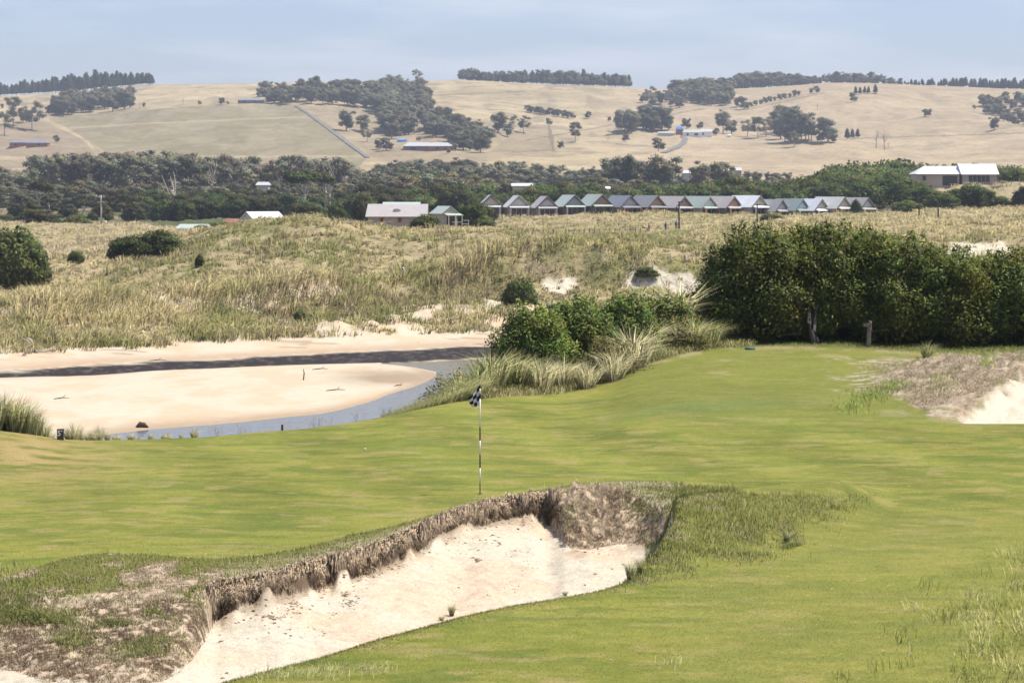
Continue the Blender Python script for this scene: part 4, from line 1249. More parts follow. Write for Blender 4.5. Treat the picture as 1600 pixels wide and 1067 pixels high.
RG = ['round0', 'round1', 'round0', 'round1', 'gum3', 'gum4']
wood([(84, 184), (150, 178), (207, 172), (207, 160), (150, 158), (84, 170)], 46, (20, 30), RG, 'bushy tree in the wood just below the left skyline pines', 'wood below the left skyline pines')
wood([(404, 160), (474, 166), (474, 150), (404, 146)], 20, (16, 25), RG, 'open crowned gum tree above the top of the hill road', 'gums at the top of the hill road')
wood([(474, 162), (604, 174), (604, 146), (474, 146)], 52, (20, 29), RG, 'grey gum tree in the wood crossing the middle skyline', 'gums crossing the middle skyline')
wood([(586, 170), (600, 214), (645, 212), (668, 190), (668, 150), (590, 146)], 84, (25, 33), RG, 'tall gum in the thickest block of the middle ridge wood', 'thick block of the middle ridge wood')
wood([(660, 195), (668, 214), (700, 218), (716, 238), (762, 240), (764, 222), (730, 205), (690, 192)], 52, (22, 31), RG, 'gum in the wood sloping down beside the long farmhouse', 'wood sloping down to the long farmhouse')
wood([(1002, 168), (1064, 172), (1064, 156), (1002, 152)], 14, (12, 20), RG, 'gum in the saddle between the two skyline woods', 'gums in the skyline saddle')
wood([(1044, 162), (1142, 168), (1142, 148), (1056, 148)], 46, (18, 27), RG, 'spreading gum at the open end of the right skyline wood', 'gums at the end of the right skyline wood')
wood([(1202, 214), (1222, 224), (1275, 222), (1268, 208), (1230, 200)], 14, (26, 44), ['gum3', 'gum4', 'round1'], 'gum in the dense wood filling the gully on the right hill', 'gully wood on the right hill')
wood([(962, 208), (1050, 208), (1048, 196), (966, 198)], 14, (24, 36), RG, 'dark tree packed inside the large pasture clump', 'large pasture clump')
row_on_ridge(720, 985, 4.0, [(720, 108), (740, 108), (760, 114), (860, 112), (960, 116), (985, 120)], ['pine0', 'pine1', 'pine2', 'gum3', 'round0'], 2740, 2790, 'dark tree in the dense skyline row above the middle pasture', 'skyline row above the middle pasture')
row_on_ridge(722, 975, 9, [(720, 114), (760, 120), (860, 119), (975, 124)], ['pine0', 'pine1', 'round0'], 2690, 2735, 'dark tree in the dense skyline row above the middle pasture', 'skyline row above the middle pasture')
for k_ in range(2):
    row_on_ridge(1004, 1062, 5.5, [(1004, 136 + 9 * k_), (1020, 134 + 9 * k_), (1040, 150 + 5 * k_), (1060, 148 + 5 * k_)], ['gum2', 'gum3', 'round0'], 2600 - 110 * k_, 2660 - 110 * k_, 'gum in the saddle between the two skyline woods', 'gums in the skyline saddle')
for k_ in range(3):
    row_on_ridge(1048 - 2 * k_, 1140, 4.6, [(1048, 140 + 8 * k_), (1060, 128 + 10 * k_), (1080, 124 + 10 * k_), (1140, 124 + 11 * k_)], ['gum2', 'gum3', 'gum4', 'round1'], 2640 - 90 * k_, 2700 - 90 * k_, 'spreading gum at the open end of the right skyline wood', 'gums at the end of the right skyline wood')
for k_ in range(2):
    row_on_ridge(1130, 1412, 4.8, [(1130, 120 + 7 * k_), (1180, 112 + 8 * k_), (1270, 118 + 6 * k_), (1340, 114 + 7 * k_), (1412, 124 + 3 * k_)], ['gum3', 'round1', 'round0', 'gum4'], 2800 - 60 * k_, 2860 - 60 * k_, 'gum in the long wood along the right skyline', 'long wood on the right skyline')
row_on_ridge(1412, 1606, 4.0, [(1412, 126), (1500, 124), (1606, 124)], ['pine0', 'pine1', 'pine2'], 2760, 2880, 'small pine in the thin row on the far right skyline', 'thin pine row on the far right skyline')
def cluster(lst, group, cat='tree'):
    for key, px, vb, hp, lab in lst:
        plant(key, px, vbase=vb, hpx=hp, dmin=1250, label=lab, group=group, cat=cat)
for px in np.arange(824, 896, 7.0):
    plant('round0', px + r_(-1, 1), vbase=172 + (px - 824) * .14 + 4, hpx=r_(9, 13), wscale=1.15, dmin=1250, label='low dark tree in the short windbreak on the middle pasture', group='windbreak on the middle pasture', cat='tree')
for px in np.arange(1166, 1256, 7.5):
    plant('round1', px, vbase=169 - (px - 1166) * .23, hpx=r_(7, 12), dmin=1250, label='small tree in the fence line climbing the right hill', group='fence line trees on the right hill')
singles = [
 ('round0', 465, 141, 16, 'lone round tree poking above the skyline over the hill road'), ('gum0', 651, 132, 24, 'lone slim gum standing highest above the middle ridge wood'),
 ('round1', 541, 205, 34, 'broad spreading tree alone beside the hill road'), ('round0', 566, 206, 28, 'second spreading tree close to the hill road'), ('gum1', 574, 222, 24, 'thin ragged gum below the two spreading trees'),
 ('round1', 612, 218, 30, 'rounded tree just uphill of the blue tank'), ('round0', 604, 236, 22, 'pale green tree at the left end of the long farmhouse'), ('round0', 592, 234, 16, 'low tree left of the pale green farmhouse tree'),
 ('dead0', 647, 210, 40, 'white dead tree standing above the long farmhouse'), ('gum2', 715, 212, 34, 'tall gum directly uphill of the white shed'), ('round1', 734, 236, 18, 'dense round tree left of the white shed'),
 ('round0', 758, 234, 14, 'dense round tree right of the white shed'), ('round1', 778, 208, 34, 'dark spreading tree right of the farmhouse wood'), ('round0', 793, 214, 22, 'lower spreading tree right of the farmhouse wood'),
 ('gum0', 803, 200, 20, 'small bare gum at the edge of the brown paddock'), ('gum1', 818, 208, 28, 'ragged gum beside the brown paddock corner'), ('round0', 858, 196, 12, 'small tree on the brown paddock fence'), ('round1', 876, 233, 13, 'low round tree at the bottom of the brown paddock'),
 ('gum2', 899, 222, 32, 'ragged twin topped gum in the middle pasture'), ('round0', 919, 186, 12, 'lone bushy tree right of the windbreak'), ('round1', 952, 190, 8, 'tiny bush pair, first, on the middle pasture'), ('round0', 962, 190, 8, 'tiny bush nearest the large pasture clump'),
 ('dead1', 950, 222, 11, 'small grey stump tree on the middle pasture'), ('round1', 977, 222, 14, 'little tree right below the large pasture clump'), ('gum3', 972, 210, 36, 'grey gum at the lower left of the large pasture clump'), ('round1', 987, 208, 32, 'dark gum in front of the large pasture clump'),
 ('round0', 1010, 202, 38, 'tallest domed tree of the large pasture clump'), ('round1', 1034, 204, 40, 'widest domed tree of the large pasture clump'), ('round0', 1045, 204, 26, 'low dome at the right end of the large pasture clump'), ('round1', 1022, 206, 22, 'low bushy tree uphill of the pale farm shed'),
 ('round0', 1029, 236, 22, 'pale round tree at the bend of the farm drive'), ('round1', 1073, 202, 18, 'upright tree behind the blue roofed shed'), ('round0', 1094, 202, 12, 'bushy tree behind the white farmhouse'), ('gum4', 1130, 210, 40, 'tall dark gum right of the white farmhouse'),
 ('round1', 1143, 210, 24, 'sloping bushy tree right of the tall dark gum'), ('round0', 1119, 212, 12, 'low hedge tree beside the white farmhouse'), ('gum1', 1168, 214, 28, 'open gum right of the white farmhouse garden'), ('gum2', 1184, 216, 34, 'thin pale gum beside the open gum'), ('gum0', 1197, 214, 32, 'thin pale gum at the end of the garden gums'),
 ('round1', 1153, 168, 16, 'tree left of the climbing fence line'), ('round0', 1163, 172, 22, 'bushy tree at the foot of the climbing fence line'), ('round1', 1268, 147, 10, 'small tree at the top of the climbing fence line'), ('round0', 1276, 146, 12, 'rounder tree at the top of the climbing fence line'),
 ('gum4', 1218, 214, 46, 'leftmost big gum of the gully wood'), ('gum3', 1234, 220, 54, 'tallest gum of the gully wood'), ('gum2', 1252, 222, 46, 'leaning gum in the middle of the gully wood'), ('gum4', 1268, 222, 34, 'lower gum on the right of the gully wood'), ('round1', 1226, 210, 22, 'bushy undergrowth tree in the gully wood'), ('gum1', 1241, 230, 26, 'bare stemmed gum below the gully wood'),
 ('round0', 1294, 224, 42, 'pointed dark tree right of the gully wood'), ('round1', 1304, 224, 16, 'low bush at the foot of the pointed dark tree'), ('round0', 1283, 222, 16, 'low bush left of the pointed dark tree'),
 ('pine0', 1324, 218, 18, 'first of three small pines in a row on the right hill'), ('pine1', 1332, 217, 16, 'second of three small pines in a row on the right hill'), ('pine2', 1340, 216, 15, 'third of three small pines in a row on the right hill'),
 ('dead0', 1369, 232, 34, 'tall bare dead trunk on the right hill'), ('dead1', 1382, 234, 34, 'forked bare dead trunk on the right hill'), ('dead0', 1277, 172, 12, 'faint bare tree above the gully wood'), ('dead1', 1388, 232, 12, 'short dead stump beside the forked dead trunk'),
 ('round0', 1334, 160, 16, 'round tree below the hilltop pines'), ('pine1', 1337, 148, 13, 'left pine of the hilltop clump'), ('pine2', 1344, 148, 12, 'second pine of the hilltop clump'), ('pine0', 1351, 147, 12, 'third pine of the hilltop clump'), ('pine1', 1357, 147, 12, 'right pine of the hilltop clump'), ('pine2', 1368, 147, 15, 'single dark cypress right of the hilltop clump'),
 ('round1', 1445, 183, 13, 'left tree of the lone pair on the bare right hill'), ('round0', 1451, 182, 12, 'right tree of the lone pair on the bare right hill'), ('round0', 1522, 171, 7, 'tiny bush left of the right edge wood'), ('round1', 1554, 204, 22, 'lone dome below the right edge wood'),
 ('gum2', 21, 196, 46, 'tall gum with loose crown on the far left slope'), ('gum1', 50, 205, 48, 'leaning gum with a long shadow on the far left slope'), ('gum0', 7, 212, 38, 'small crowned gum at the left edge of the slope'), ('round0', 36, 192, 22, 'bushy low tree between the two left slope gums'), ('round1', 62, 186, 14, 'low bush at the corner of the large paddock'), ('round0', 4, 170, 8, 'tiny shrub at the left edge below the pines'),
 ('dead0', 286, 164, 14, 'thin bare tree on the skyline pasture above the large paddock'), ('round1', 346, 164, 12, 'round tree left of the hilltop house'), ('round0', 312, 164, 7, 'small garden tree left of the round tree'), ('round0', 356, 163, 5, 'low hedge bush left of the hilltop house'), ('dead1', 218, 170, 12, 'bare tree beside the wood under the pines'), ('round1', 225, 168, 8, 'dark bush below the skyline pasture'),
 ('round1', 420, 160, 14, 'dark tree behind the hilltop house'), ('round0', 440, 162, 12, 'bushy tree at the top of the hill road'), ('round0', 88, 223, 12, 'small tree beside the brick house'), ('round0', 652, 220, 5, 'tiny bush behind the long farmhouse'), ('round1', 656, 221, 7, 'upright bush behind the long farmhouse'), ('round0', 700, 240, 10, 'bushy tree below the long farmhouse roof'), ('round1', 712, 236, 12, 'bushy tree at the right end of the long farmhouse'),
]
for key, px, vb, hp, lab in singles:
    plant(key, px, vbase=vb, hpx=hp, dmin=1250, label=lab)
for (cx0, cx1, v0, v1, n) in ((1532, 1612, 158, 172, 16), (1538, 1570, 178, 182, 5), (1566, 1612, 186, 198, 12)):
    for i in range(n):
        plant(random.choice(['round0', 'round1']), cx0 + (cx1 - cx0) * (i + .5) / n, vbase=r_(v0, v1), hpx=r_(14, 20), dmin=1250, label='dark round tree in the wood at the right edge of the hill', group='wood at the right edge of the hill')

# ---- belts on the flat, far to near
def belt(px0, px1, d0, d1, step, tops, keys, label, group, wj=(.8, 1.3), rows=1, cat='tree', tj=(-2, 8), hmin=3.0):
    for rr in range(rows):
        px = px0 + r_(0, step)
        while px <= px1:
            d = d0 + (d1 - d0) * ((rows - 1 - rr) + r_(0, 1)) / rows
            tp = float(np.interp(px, [t_[0] for t_ in tops], [t_[1] for t_ in tops])) + r_(*tj) + (rr * 6)
            q = on(px, d)
            h = CZ - (tp - VH) * d / F - q.z
            if h > hmin:
                plant(random.choice(keys), px, d=d, h=h, wscale=r_(*wj), label=label, group=group, cat=cat)
            px += step * r_(.7, 1.3)
# far tree line under the hill fields
belt(560, 1240, 1130, 1240, 17, [(560, 262), (600, 250), (700, 243), (800, 250), (850, 258), (960, 262), (1050, 268), (1240, 268)], ['gum3', 'gum4', 'round0', 'round1'], 'grey green tree in the long wood at the foot of the hills', 'long wood at the foot of the hills', wj=(.9, 1.4), rows=3)
belt(-10, 560, 1120, 1240, 22, [(-10, 268), (300, 270), (560, 268)], ['gum3', 'gum4', 'round0', 'round1'], 'bushy tree at the back of the gum belt below the big paddock', 'bushes behind the gum belt', wj=(1, 1.5), rows=2)
belt(50, 330, 940, 1040, 17, [(50, 250), (70, 238), (110, 236), (170, 238), (240, 234), (320, 240)], ['gum1', 'gum2', 'gum3', 'gum4'], 'tall gum in the belt along the bottom of the big paddock', 'gum belt below the big paddock', rows=2, tj=(-3, 6))
belt(332, 560, 920, 1020, 17, [(332, 242), (400, 246), (420, 250), (463, 236), (520, 244), (560, 262)], ['gum0', 'gum1', 'gum2', 'gum3', 'dead0'], 'tall ragged gum in the belt below the hill road', 'ragged gum belt below the hill road', rows=2, tj=(-3, 8))
belt(-10, 50, 880, 960, 17, [(-10, 250), (50, 262)], ['gum1', 'gum3', 'gum0'], 'tall gum at the left end of the gum belt', 'gums at the left end of the belt', rows=2)
for px, vt, k in ((955, 243, 'round0'), (962, 246, 'gum3'), (985, 240, 'pine0'), (990, 242, 'round1'), (1010, 252, 'round0'), (1034, 240, 'round1'), (1045, 252, 'round0'), (1094, 250, 'gum4'), (1118, 252, 'round1'), (1135, 251, 'round0')):
    plant(k, px, d=r_(1000, 1060), top=vt, label={0: 'dark upright tree rising above the wood behind the cottages'}.get(0), group='upright trees behind the cottages', wscale=1.0)
# middle belt
belt(-10, 560, 720, 860, 26, [(-10, 282), (60, 285), (160, 282), (300, 284), (420, 282), (560, 276)], ['round0', 'round1', 'gum3', 'gum4', 'tea0'], 'bushy olive tree in the middle depth of the left wood', 'middle of the left wood', wj=(1, 1.5), rows=3, tj=(-3, 10))
belt(560, 1260, 720, 860, 26, [(560, 272), (640, 262), (760, 272), (860, 282), (960, 272), (1060, 284), (1150, 278), (1260, 276)], ['round0', 'round1', 'gum4', 'tea1', 'coast1'], 'bushy tree in the middle depth of the wood behind the cottages', 'middle of the wood behind the cottages', wj=(1, 1.5), rows=2, tj=(-2, 10))
# near dark wood, left
belt(210, 750, 590, 690, 30, [(210, 300), (240, 294), (304, 290), (400, 298), (430, 296), (540, 300), (560, 284), (600, 284), (640, 286), (680, 278), (720, 280), (750, 300)], ['tea0', 'tea1', 'coast0', 'coast2'], 'dark domed tree in the wood behind the grey stone shed', 'dark wood behind the stone shed', wj=(.8, 1.2), rows=3, tj=(-2, 9))
belt(-20, 215, 590, 680, 26, [(-20, 312), (60, 312), (215, 306)], ['tea0', 'tea1', 'umb', 'gum0'], 'thin stemmed dark tree in the scrub at the left edge', 'scrub at the left edge', wj=(.8, 1.2), rows=2, tj=(-4, 9))
belt(-20, 240, 570, 590, 24, [(-20, 333), (50, 330), (150, 332), (240, 334)], ['coast1', 'coast3', 'tea0'], 'low rounded shrub along the back of the straw coloured dune', 'low shrubs behind the left dune', wj=(.8, 1.3), rows=1, tj=(-2, 5), cat='shrub', hmin=1.5)
plant('umb', 62, d=640, top=281, wscale=.9, label='tall umbrella shaped tree with bare pale trunks rising from the left scrub')
plant('umb', 470, d=640, top=262, wscale=1.25, label='wide flat topped tree rising over the wood left of the brown tree')
plant('umb', 508, d=650, top=266, wscale=.55, label='narrow flat topped tree right of the wide flat topped tree')
plant('dead0', 515, d=650, top=272, label='bare white limbed tree in the wood left of the brown tree')
plant('dead1', 270, d=660, top=268, label='bare pale tree poking out of the left wood')
# trees behind the cottages
belt(745, 1245, 610, 660, 27, [(745, 300), (790, 296), (850, 283), (880, 279), (930, 288), (960, 292), (1040, 288), (1080, 280), (1160, 274), (1200, 283), (1245, 290)], ['coast0', 'coast1', 'coast2', 'coast3'], 'dense green domed tree directly behind the cottage row', 'domed trees behind the cottage row', wj=(.85, 1.2), rows=2, tj=(-2, 7))
# big coastal clump right of the cottages
belt(1210, 1400, 592, 650, 26, [(1210, 292), (1240, 276), (1290, 262), (1330, 268), (1400, 258)], ['coast0', 'coast1', 'coast2', 'coast3'], 'dense green domed tree in the thicket behind the last cottages', 'thicket behind the last cottages', wj=(.85, 1.15), rows=3, tj=(-1, 8))
belt(1380, 1610, 700, 760, 26, [(1380, 246), (1420, 252), (1500, 254), (1610, 252)], ['coast0', 'coast2', 'coast3'], 'green domed tree on the rise behind the white roofed house', 'domed trees behind the white roofed house', wj=(.85, 1.2), rows=2, tj=(-1, 5))
belt(1285, 1400, 660, 720, 24, [(1285, 254), (1320, 252), (1400, 246)], ['coast1', 'coast3'], 'green domed tree on the crest left of the white roofed house', 'crest trees left of the white roofed house', rows=2, tj=(-1, 5))
for px, d, vt, wpx, k, lab in (
    (1352, 600, 284, 110, 'coast0', 'big dark green dome behind the last two cottages'), (1418, 572, 279, 86, 'coast2', 'tall green dome left of the white roofed house'), (1440, 560, 290, 90, 'coast1', 'green dome below the left end of the white roofed house'),
    (1470, 552, 298, 70, 'coast3', 'lower green dome below the white roofed house'), (1525, 556, 286, 80, 'coast0', 'spreading green dome in front of the timber deck'), (1492, 556, 294, 60, 'coast2', 'small green dome below the big house window'),
    (1418, 545, 312, 60, 'coast3', 'low dark dome beside the bare poles'), (1560, 556, 306, 44, 'coast1', 'low olive shrub below the timber deck'), (1600, 545, 290, 50, 'tea0', 'dark shrub cut by the right edge beside the straw dune'),
    (1590, 575, 262, 60, 'coast3', 'green dome right of the timber deck'), (1338, 552, 310, 20, 'coast1', 'little green tree in front of the last cottage'),
    (745, 420, 313, 70, 'coast0', 'large green dome between the deck house and the cottages'), (716, 430, 318, 44, 'coast2', 'green tree at the left of the deck house'), (757, 400, 335, 44, 'coast3', 'low green dome right of the deck house'),
    (563, 440, 312, 40, 'tea1', 'brown tinged round tree left of the stone shed'), (530, 455, 322, 44, 'coast2', 'green round tree left of the brown tinged tree'), (480, 470, 318, 60, 'tea0', 'dark tree behind the straw hump crest'),
    (345, 440, 345, 60, 'coast1', 'light green shrub in front of the rusty roof'), (315, 430, 351, 30, 'coast3', 'low shrub right of the low green roof'),
    (663, 298, 333, 56, 'coast1', 'dark glossy shrub on the crest before the stone shed'), (1205, 470, 333, 44, 'coast3', 'dark shrub in the grass before the middle cottages'),
    (60, 480, 326, 90, 'tea0', 'dark green wide shrub at the back of the left dune'), (120, 500, 334, 60, 'coast2', 'olive shrub right of the wide dark shrub')):
    plant(k, px, d=d, top=vt, wpx=wpx, label=lab, cat='shrub' if 'shrub' in lab else 'tree')
# shrubs on the near dunes
for px, vb, vt, wpx, k, lab in (
    (12, 444, 352, 135, 'coast0', 'large dark green shrub at the left edge on the dunes'), (50, 438, 388, 70, 'coast3', 'lower right lobe shrub of the large left edge shrub'),
    (118, 409, 391, 28, 'coast1', 'small dark shrub alone in the dune hollow'), (250, 396, 357, 90, 'coast2', 'dark shrub along the left shoulder of the hump'), (200, 403, 366, 84, 'coast0', 'dark shrub at the low left end of the hump'), (312, 416, 396, 18, 'coast3', 'small green shrub on the hump face below its shoulder'),
    (812, 476, 432, 62, 'coast1', 'dark shrub hanging on the dune face above the river bend'), (345, 496, 478, 60, 'coast3', 'low green shrub at the foot of the dune face'), (1010, 432, 416, 44, 'coast2', 'low green shrub on the bare sand of the right dune'), (470, 500, 484, 26, 'coast0', 'little olive shrub on the sandy bank')):
    plant(k, px, vbase=vb, top=vt, wpx=wpx, dmin=170, label=lab, cat='shrub', dmax=520)

# past 300 of a kind the ones that show smallest become one mass
def merge_rest(kind_name, limit=296):
    roots = [o for o in COL.objects if o.type == 'EMPTY' and o.name.split('.')[0] == kind_name and not o.parent]
    if len(roots) <= limit: return None
    roots.sort(key=lambda o: -o.scale[2] / o.location[1])
    byroot = {}
    for o in COL.objects:
        if o.parent: byroot.setdefault(o.parent.name, []).append(o)
    V = []; Q = []; T = []; C_ = []; NN = []; n = 0
    cache = {}
    for o in roots[limit:]:
        tone = random.uniform(.72, 1.28); a = o.rotation_euler[2]
        Rm = np.array([[math.cos(a), -math.sin(a), 0], [math.sin(a), math.cos(a), 0], [0, 0, 1]])
        for c in byroot.get(o.name, []):
            me = c.data
            if me.name not in cache:
                ls = np.zeros(len(me.polygons), np.int32); lt = ls.copy(); me.polygons.foreach_get('loop_start', ls); me.polygons.foreach_get('loop_total', lt)
                lv = np.zeros(len(me.loops), np.int32); me.loops.foreach_get('vertex_index', lv)
                qs = ls[lt == 4]; ts = ls[lt == 3]
                if 'Col' in me.color_attributes:
                    cc = np.zeros(len(me.vertices) * 4, np.float32); me.color_attributes['Col'].data.foreach_get('color', cc); cc = cc.reshape(-1, 4)[:, :3]
                else:
                    cc = np.tile(np.array((.36, .31, .25)), (len(me.vertices), 1))
                if 'Nrm' in me.attributes:
                    nv = np.zeros(len(me.vertices) * 3, np.float32); me.attributes['Nrm'].data.foreach_get('vector', nv)
                else:
                    nv = np.zeros(len(me.vertices) * 3, np.float32); me.vertices.foreach_get('normal', nv)
                cache[me.name] = (vert_array(me), lv[qs[:, None] + np.arange(4)], lv[ts[:, None] + np.arange(3)], cc, nv.reshape(-1, 3))
            v, q, t_, cc, nv = cache[me.name]; NN.append(nv @ Rm.T)
            V.append((v * np.array(o.scale)) @ Rm.T + np.array(o.location)); Q.append(q + n); T.append(t_ + n); C_.append(cc * tone); n += len(v)
            bpy.data.objects.remove(c)
        bpy.data.objects.remove(o)
    ob_ = mk('distant_' + kind_name + 's', np.vstack(V), np.vstack(Q), np.vstack(T), np.vstack(C_), M_leaf, nrm=np.vstack(NN))
    return tag(ob_, label='far off mass of small trees in the woods on the hills and flats', kind='stuff')
merge_rest('paddock_tree'); merge_rest('gum_tree')

# ------------------------------------------------------------------ the glossy shrubs and tussocks on the bank behind the green
M_shrub = mat('glossy_leaves', attr=True, rough=.5, spec=.25, translucent=.42, nrm=1.25)
def big_shrub(name, px, d, wpx, top, label, seed, col=(.060, .085, .022), zb=.35, depth=4.0, nl=520, leaf=.07, cat='shrub', nlobe=60, rl=.55, trunk=True, dens=1.0):
    p = on(px, d)
    H = CZ - (top - VH) * d / F - p.z
    W = wpx * d / F
    root = empty(name, p, 0, label, cat)
    cl = dome_clumps(W, H, nlobe, rl, seed, zbase=zb, squash=.95, depth=depth)
    r = random.Random(seed + 5)
    # upright leafy shoots on the top
    for c, R, t_ in list(cl[:-1]):
        if c[2] > H * .55:
            for _ in range(3):
                cl.append(((c[0] + r.uniform(-.6, .6) * rl, c[1] + r.uniform(-.6, .4) * rl, c[2] + R[2] * r.uniform(.7, 1.05)), (.10, .10, .18), r.uniform(.9, 1.5)))
    V, Q, T, C_ = leafmesh(cl, nl * dens, leaf, col, 2.4, seed, .8, False, .55)
    N1 = leafmesh.N
    V2, Q2, T2, C2 = leafmesh([((0, .25 * depth * .3, zb + (H - zb) * .40), (W * .40, depth * .30, (H - zb) * .48), .9)], 60, leaf, col, 2.4, seed, .8, True, .6)
    T = T2 + len(V); Q = np.vstack([Q, Q2 + len(V)]); V = np.vstack([V, V2]); C_ = np.vstack([C_, C2])
    mk('crown', V, Q, T, C_, M_shrub, False, root, nrm=np.vstack([N1, leafmesh.N]))
    if trunk:
        m = MB()
        for k in range(3):
            bx = r.uniform(-.3, .3) * W; by = r.uniform(-.1, .2) * depth * .6
            m.tube([(bx, by, -.1), (bx + r.uniform(-.1, .1), by, .5), (bx + r.uniform(-.4, .4), by + .2, 1.3), (bx + r.uniform(-.8, .8), by + .3, H * .7)], [.11, .09, .07, .03], 7)
        m.build('trunk', M_bark, root, True)
    return root
HC = (.095, .118, .024)
hk = dict(zb=.03, depth=4.6, nl=1500, leaf=.052, rl=.5)
big_shrub('boobialla_shrub', 1186, 85.8, 222, 358, 'tall glossy dark green shrub nearest the tussocks, left end of the hedge', 1, HC, nlobe=110, **hk)
big_shrub('boobialla_shrub', 1290, 86.3, 210, 352, 'tallest glossy shrub of the hedge, behind the weathered post', 2, HC, nlobe=110, **hk)
big_shrub('boobialla_shrub', 1385, 86.3, 210, 362, 'glossy hedge shrub directly right of the weathered post', 3, HC, nlobe=100, **hk)
big_shrub('boobialla_shrub', 1480, 86.5, 200, 384, 'lower glossy hedge shrub beside the sandy mound', 4, HC, nlobe=90, **hk)
big_shrub('boobialla_shrub', 1580, 86.8, 190, 394, 'glossy hedge shrub behind the far bunker at the frame edge', 5, HC, nlobe=90, **hk)
big_shrub('boobialla_shrub', 1680, 88, 190, 388, 'glossy hedge shrub running out past the frame edge', 6, HC, nlobe=60, dens=.6, **hk)
big_shrub('boobialla_shrub', 1243, 86.9, 170, 362, 'low dark part of the hedge between its two tallest shrubs', 21, HC, nlobe=80, **hk)
big_shrub('boobialla_shrub', 1338, 87.0, 160, 362, 'dark part of the hedge right behind the signpost board', 22, HC, nlobe=80, **hk)
GC_ = (.12, .155, .034)
big_shrub('bank_shrub', 832, 76.5, 150, 476, 'bright green leafy shrub lowest on the river bank', 7, (.15, .19, .042), 0, 2.8, 1300, .045, nlobe=80, rl=.34, trunk=False)
big_shrub('bank_shrub', 900, 78.5, 150, 464, 'green leafy shrub in the middle of the river bank', 8, (.125, .165, .038), 0, 2.8, 1300, .045, nlobe=76, rl=.34, trunk=False)
big_shrub('bank_shrub', 972, 80.5, 140, 459, 'green leafy shrub joining the tussock slope', 9, (.125, .16, .038), 0, 2.6, 1300, .045, nlobe=70, rl=.34, trunk=False)
big_shrub('bank_shrub', 1040, 83.5, 130, 466, 'green leafy shrub tucked against the left end of the hedge', 13, (.115, .145, .036), 0, 2.4, 1300, .045, nlobe=60, rl=.34, trunk=False)
big_shrub('scrubby_bush', 950, 76.5, 120, 530, 'brownish fine leaved bush among the pale tussocks', 10, (.19, .165, .065), 0, 1.6, 900, .032, nlobe=44, rl=.28, trunk=False)
big_shrub('scrubby_bush', 1050, 81.5, 130, 500, 'brownish fine leaved bush at the foot of the hedge', 11, (.17, .165, .055), 0, 1.6, 900, .032, nlobe=44, rl=.28, trunk=False)
big_shrub('scrubby_bush', 712, 71.4, 120, 586, 'low tangled olive bush where the bank meets the river', 12, (.19, .175, .06), 0, 1.0, 900, .032, nlobe=44, rl=.2, trunk=False)

def tussock_proto(key, name, n, R, H, col, seed, wid=.010, spread=.8):
    r = np.random.default_rng(seed)
    th = r.uniform(0, 6.28, n); rr = R * np.sqrt(r.uniform(0, 1, n))
    ox, oy = rr * np.cos(th), rr * np.sin(th)
    lean = np.stack([ox / R * spread + r.normal(.05, .18, n), oy / R * spread + r.normal(0, .18, n), np.zeros(n)], 1)
    c = np.array(col)[None] * r.uniform(.45, 1.45, (n, 1))
    dry = r.uniform(0, 1, n) < .3
    c[dry] = C3(.46, .40, .24) * r.uniform(.8, 1.15, (dry.sum(), 1))
    V, q, t_, C_ = blades(np.stack([ox * .6, oy * .6, np.full(n, -.03)], 1), H * r.uniform(.6, 1.25, n), wid, lean, c * .95, c * 1.05)
    nn_ = np.stack([ox / R * .8, oy / R * .8 , np.full(n, .75)], 1) + r.normal(0, .3, (n, 3)); nn_ /= np.linalg.norm(nn_, axis=1, keepdims=True)
    o = mk(name, V, q, t_, C_, M_grass, False, None, False, np.repeat(nn_, 5, axis=0))
    PROTO[key] = (o, name, H)
for k in range(3):
    tussock_proto(f'tus{k}', 'grass_tussock', 330, .42, 1.0, (.44, .42, .235), 500 + k, .021, 1.0)
    tussock_proto(f'tug{k}', 'grass_tussock', 300, .40, 1.0, (.24, .265, .10), 510 + k, .021, 1.0)
def tuss(key, px, vb, hpx, label, wsc=1.0, group=None, d=None, dmin=55, dmax=100):
    o0, nm_, H0 = PROTO[key]
    p = at(px, vb, dmin, dmax) if d is None else on(px, d)
    h = hpx * p.y / F
    o = o0.copy(); COL.objects.link(o)
    o.location = p; s = h / H0
    o.scale = (s * wsc, s * wsc, s); o.rotation_euler = (0, 0, r_(-.5, .5))
    return tag(o, label, 'grass tuft', group)
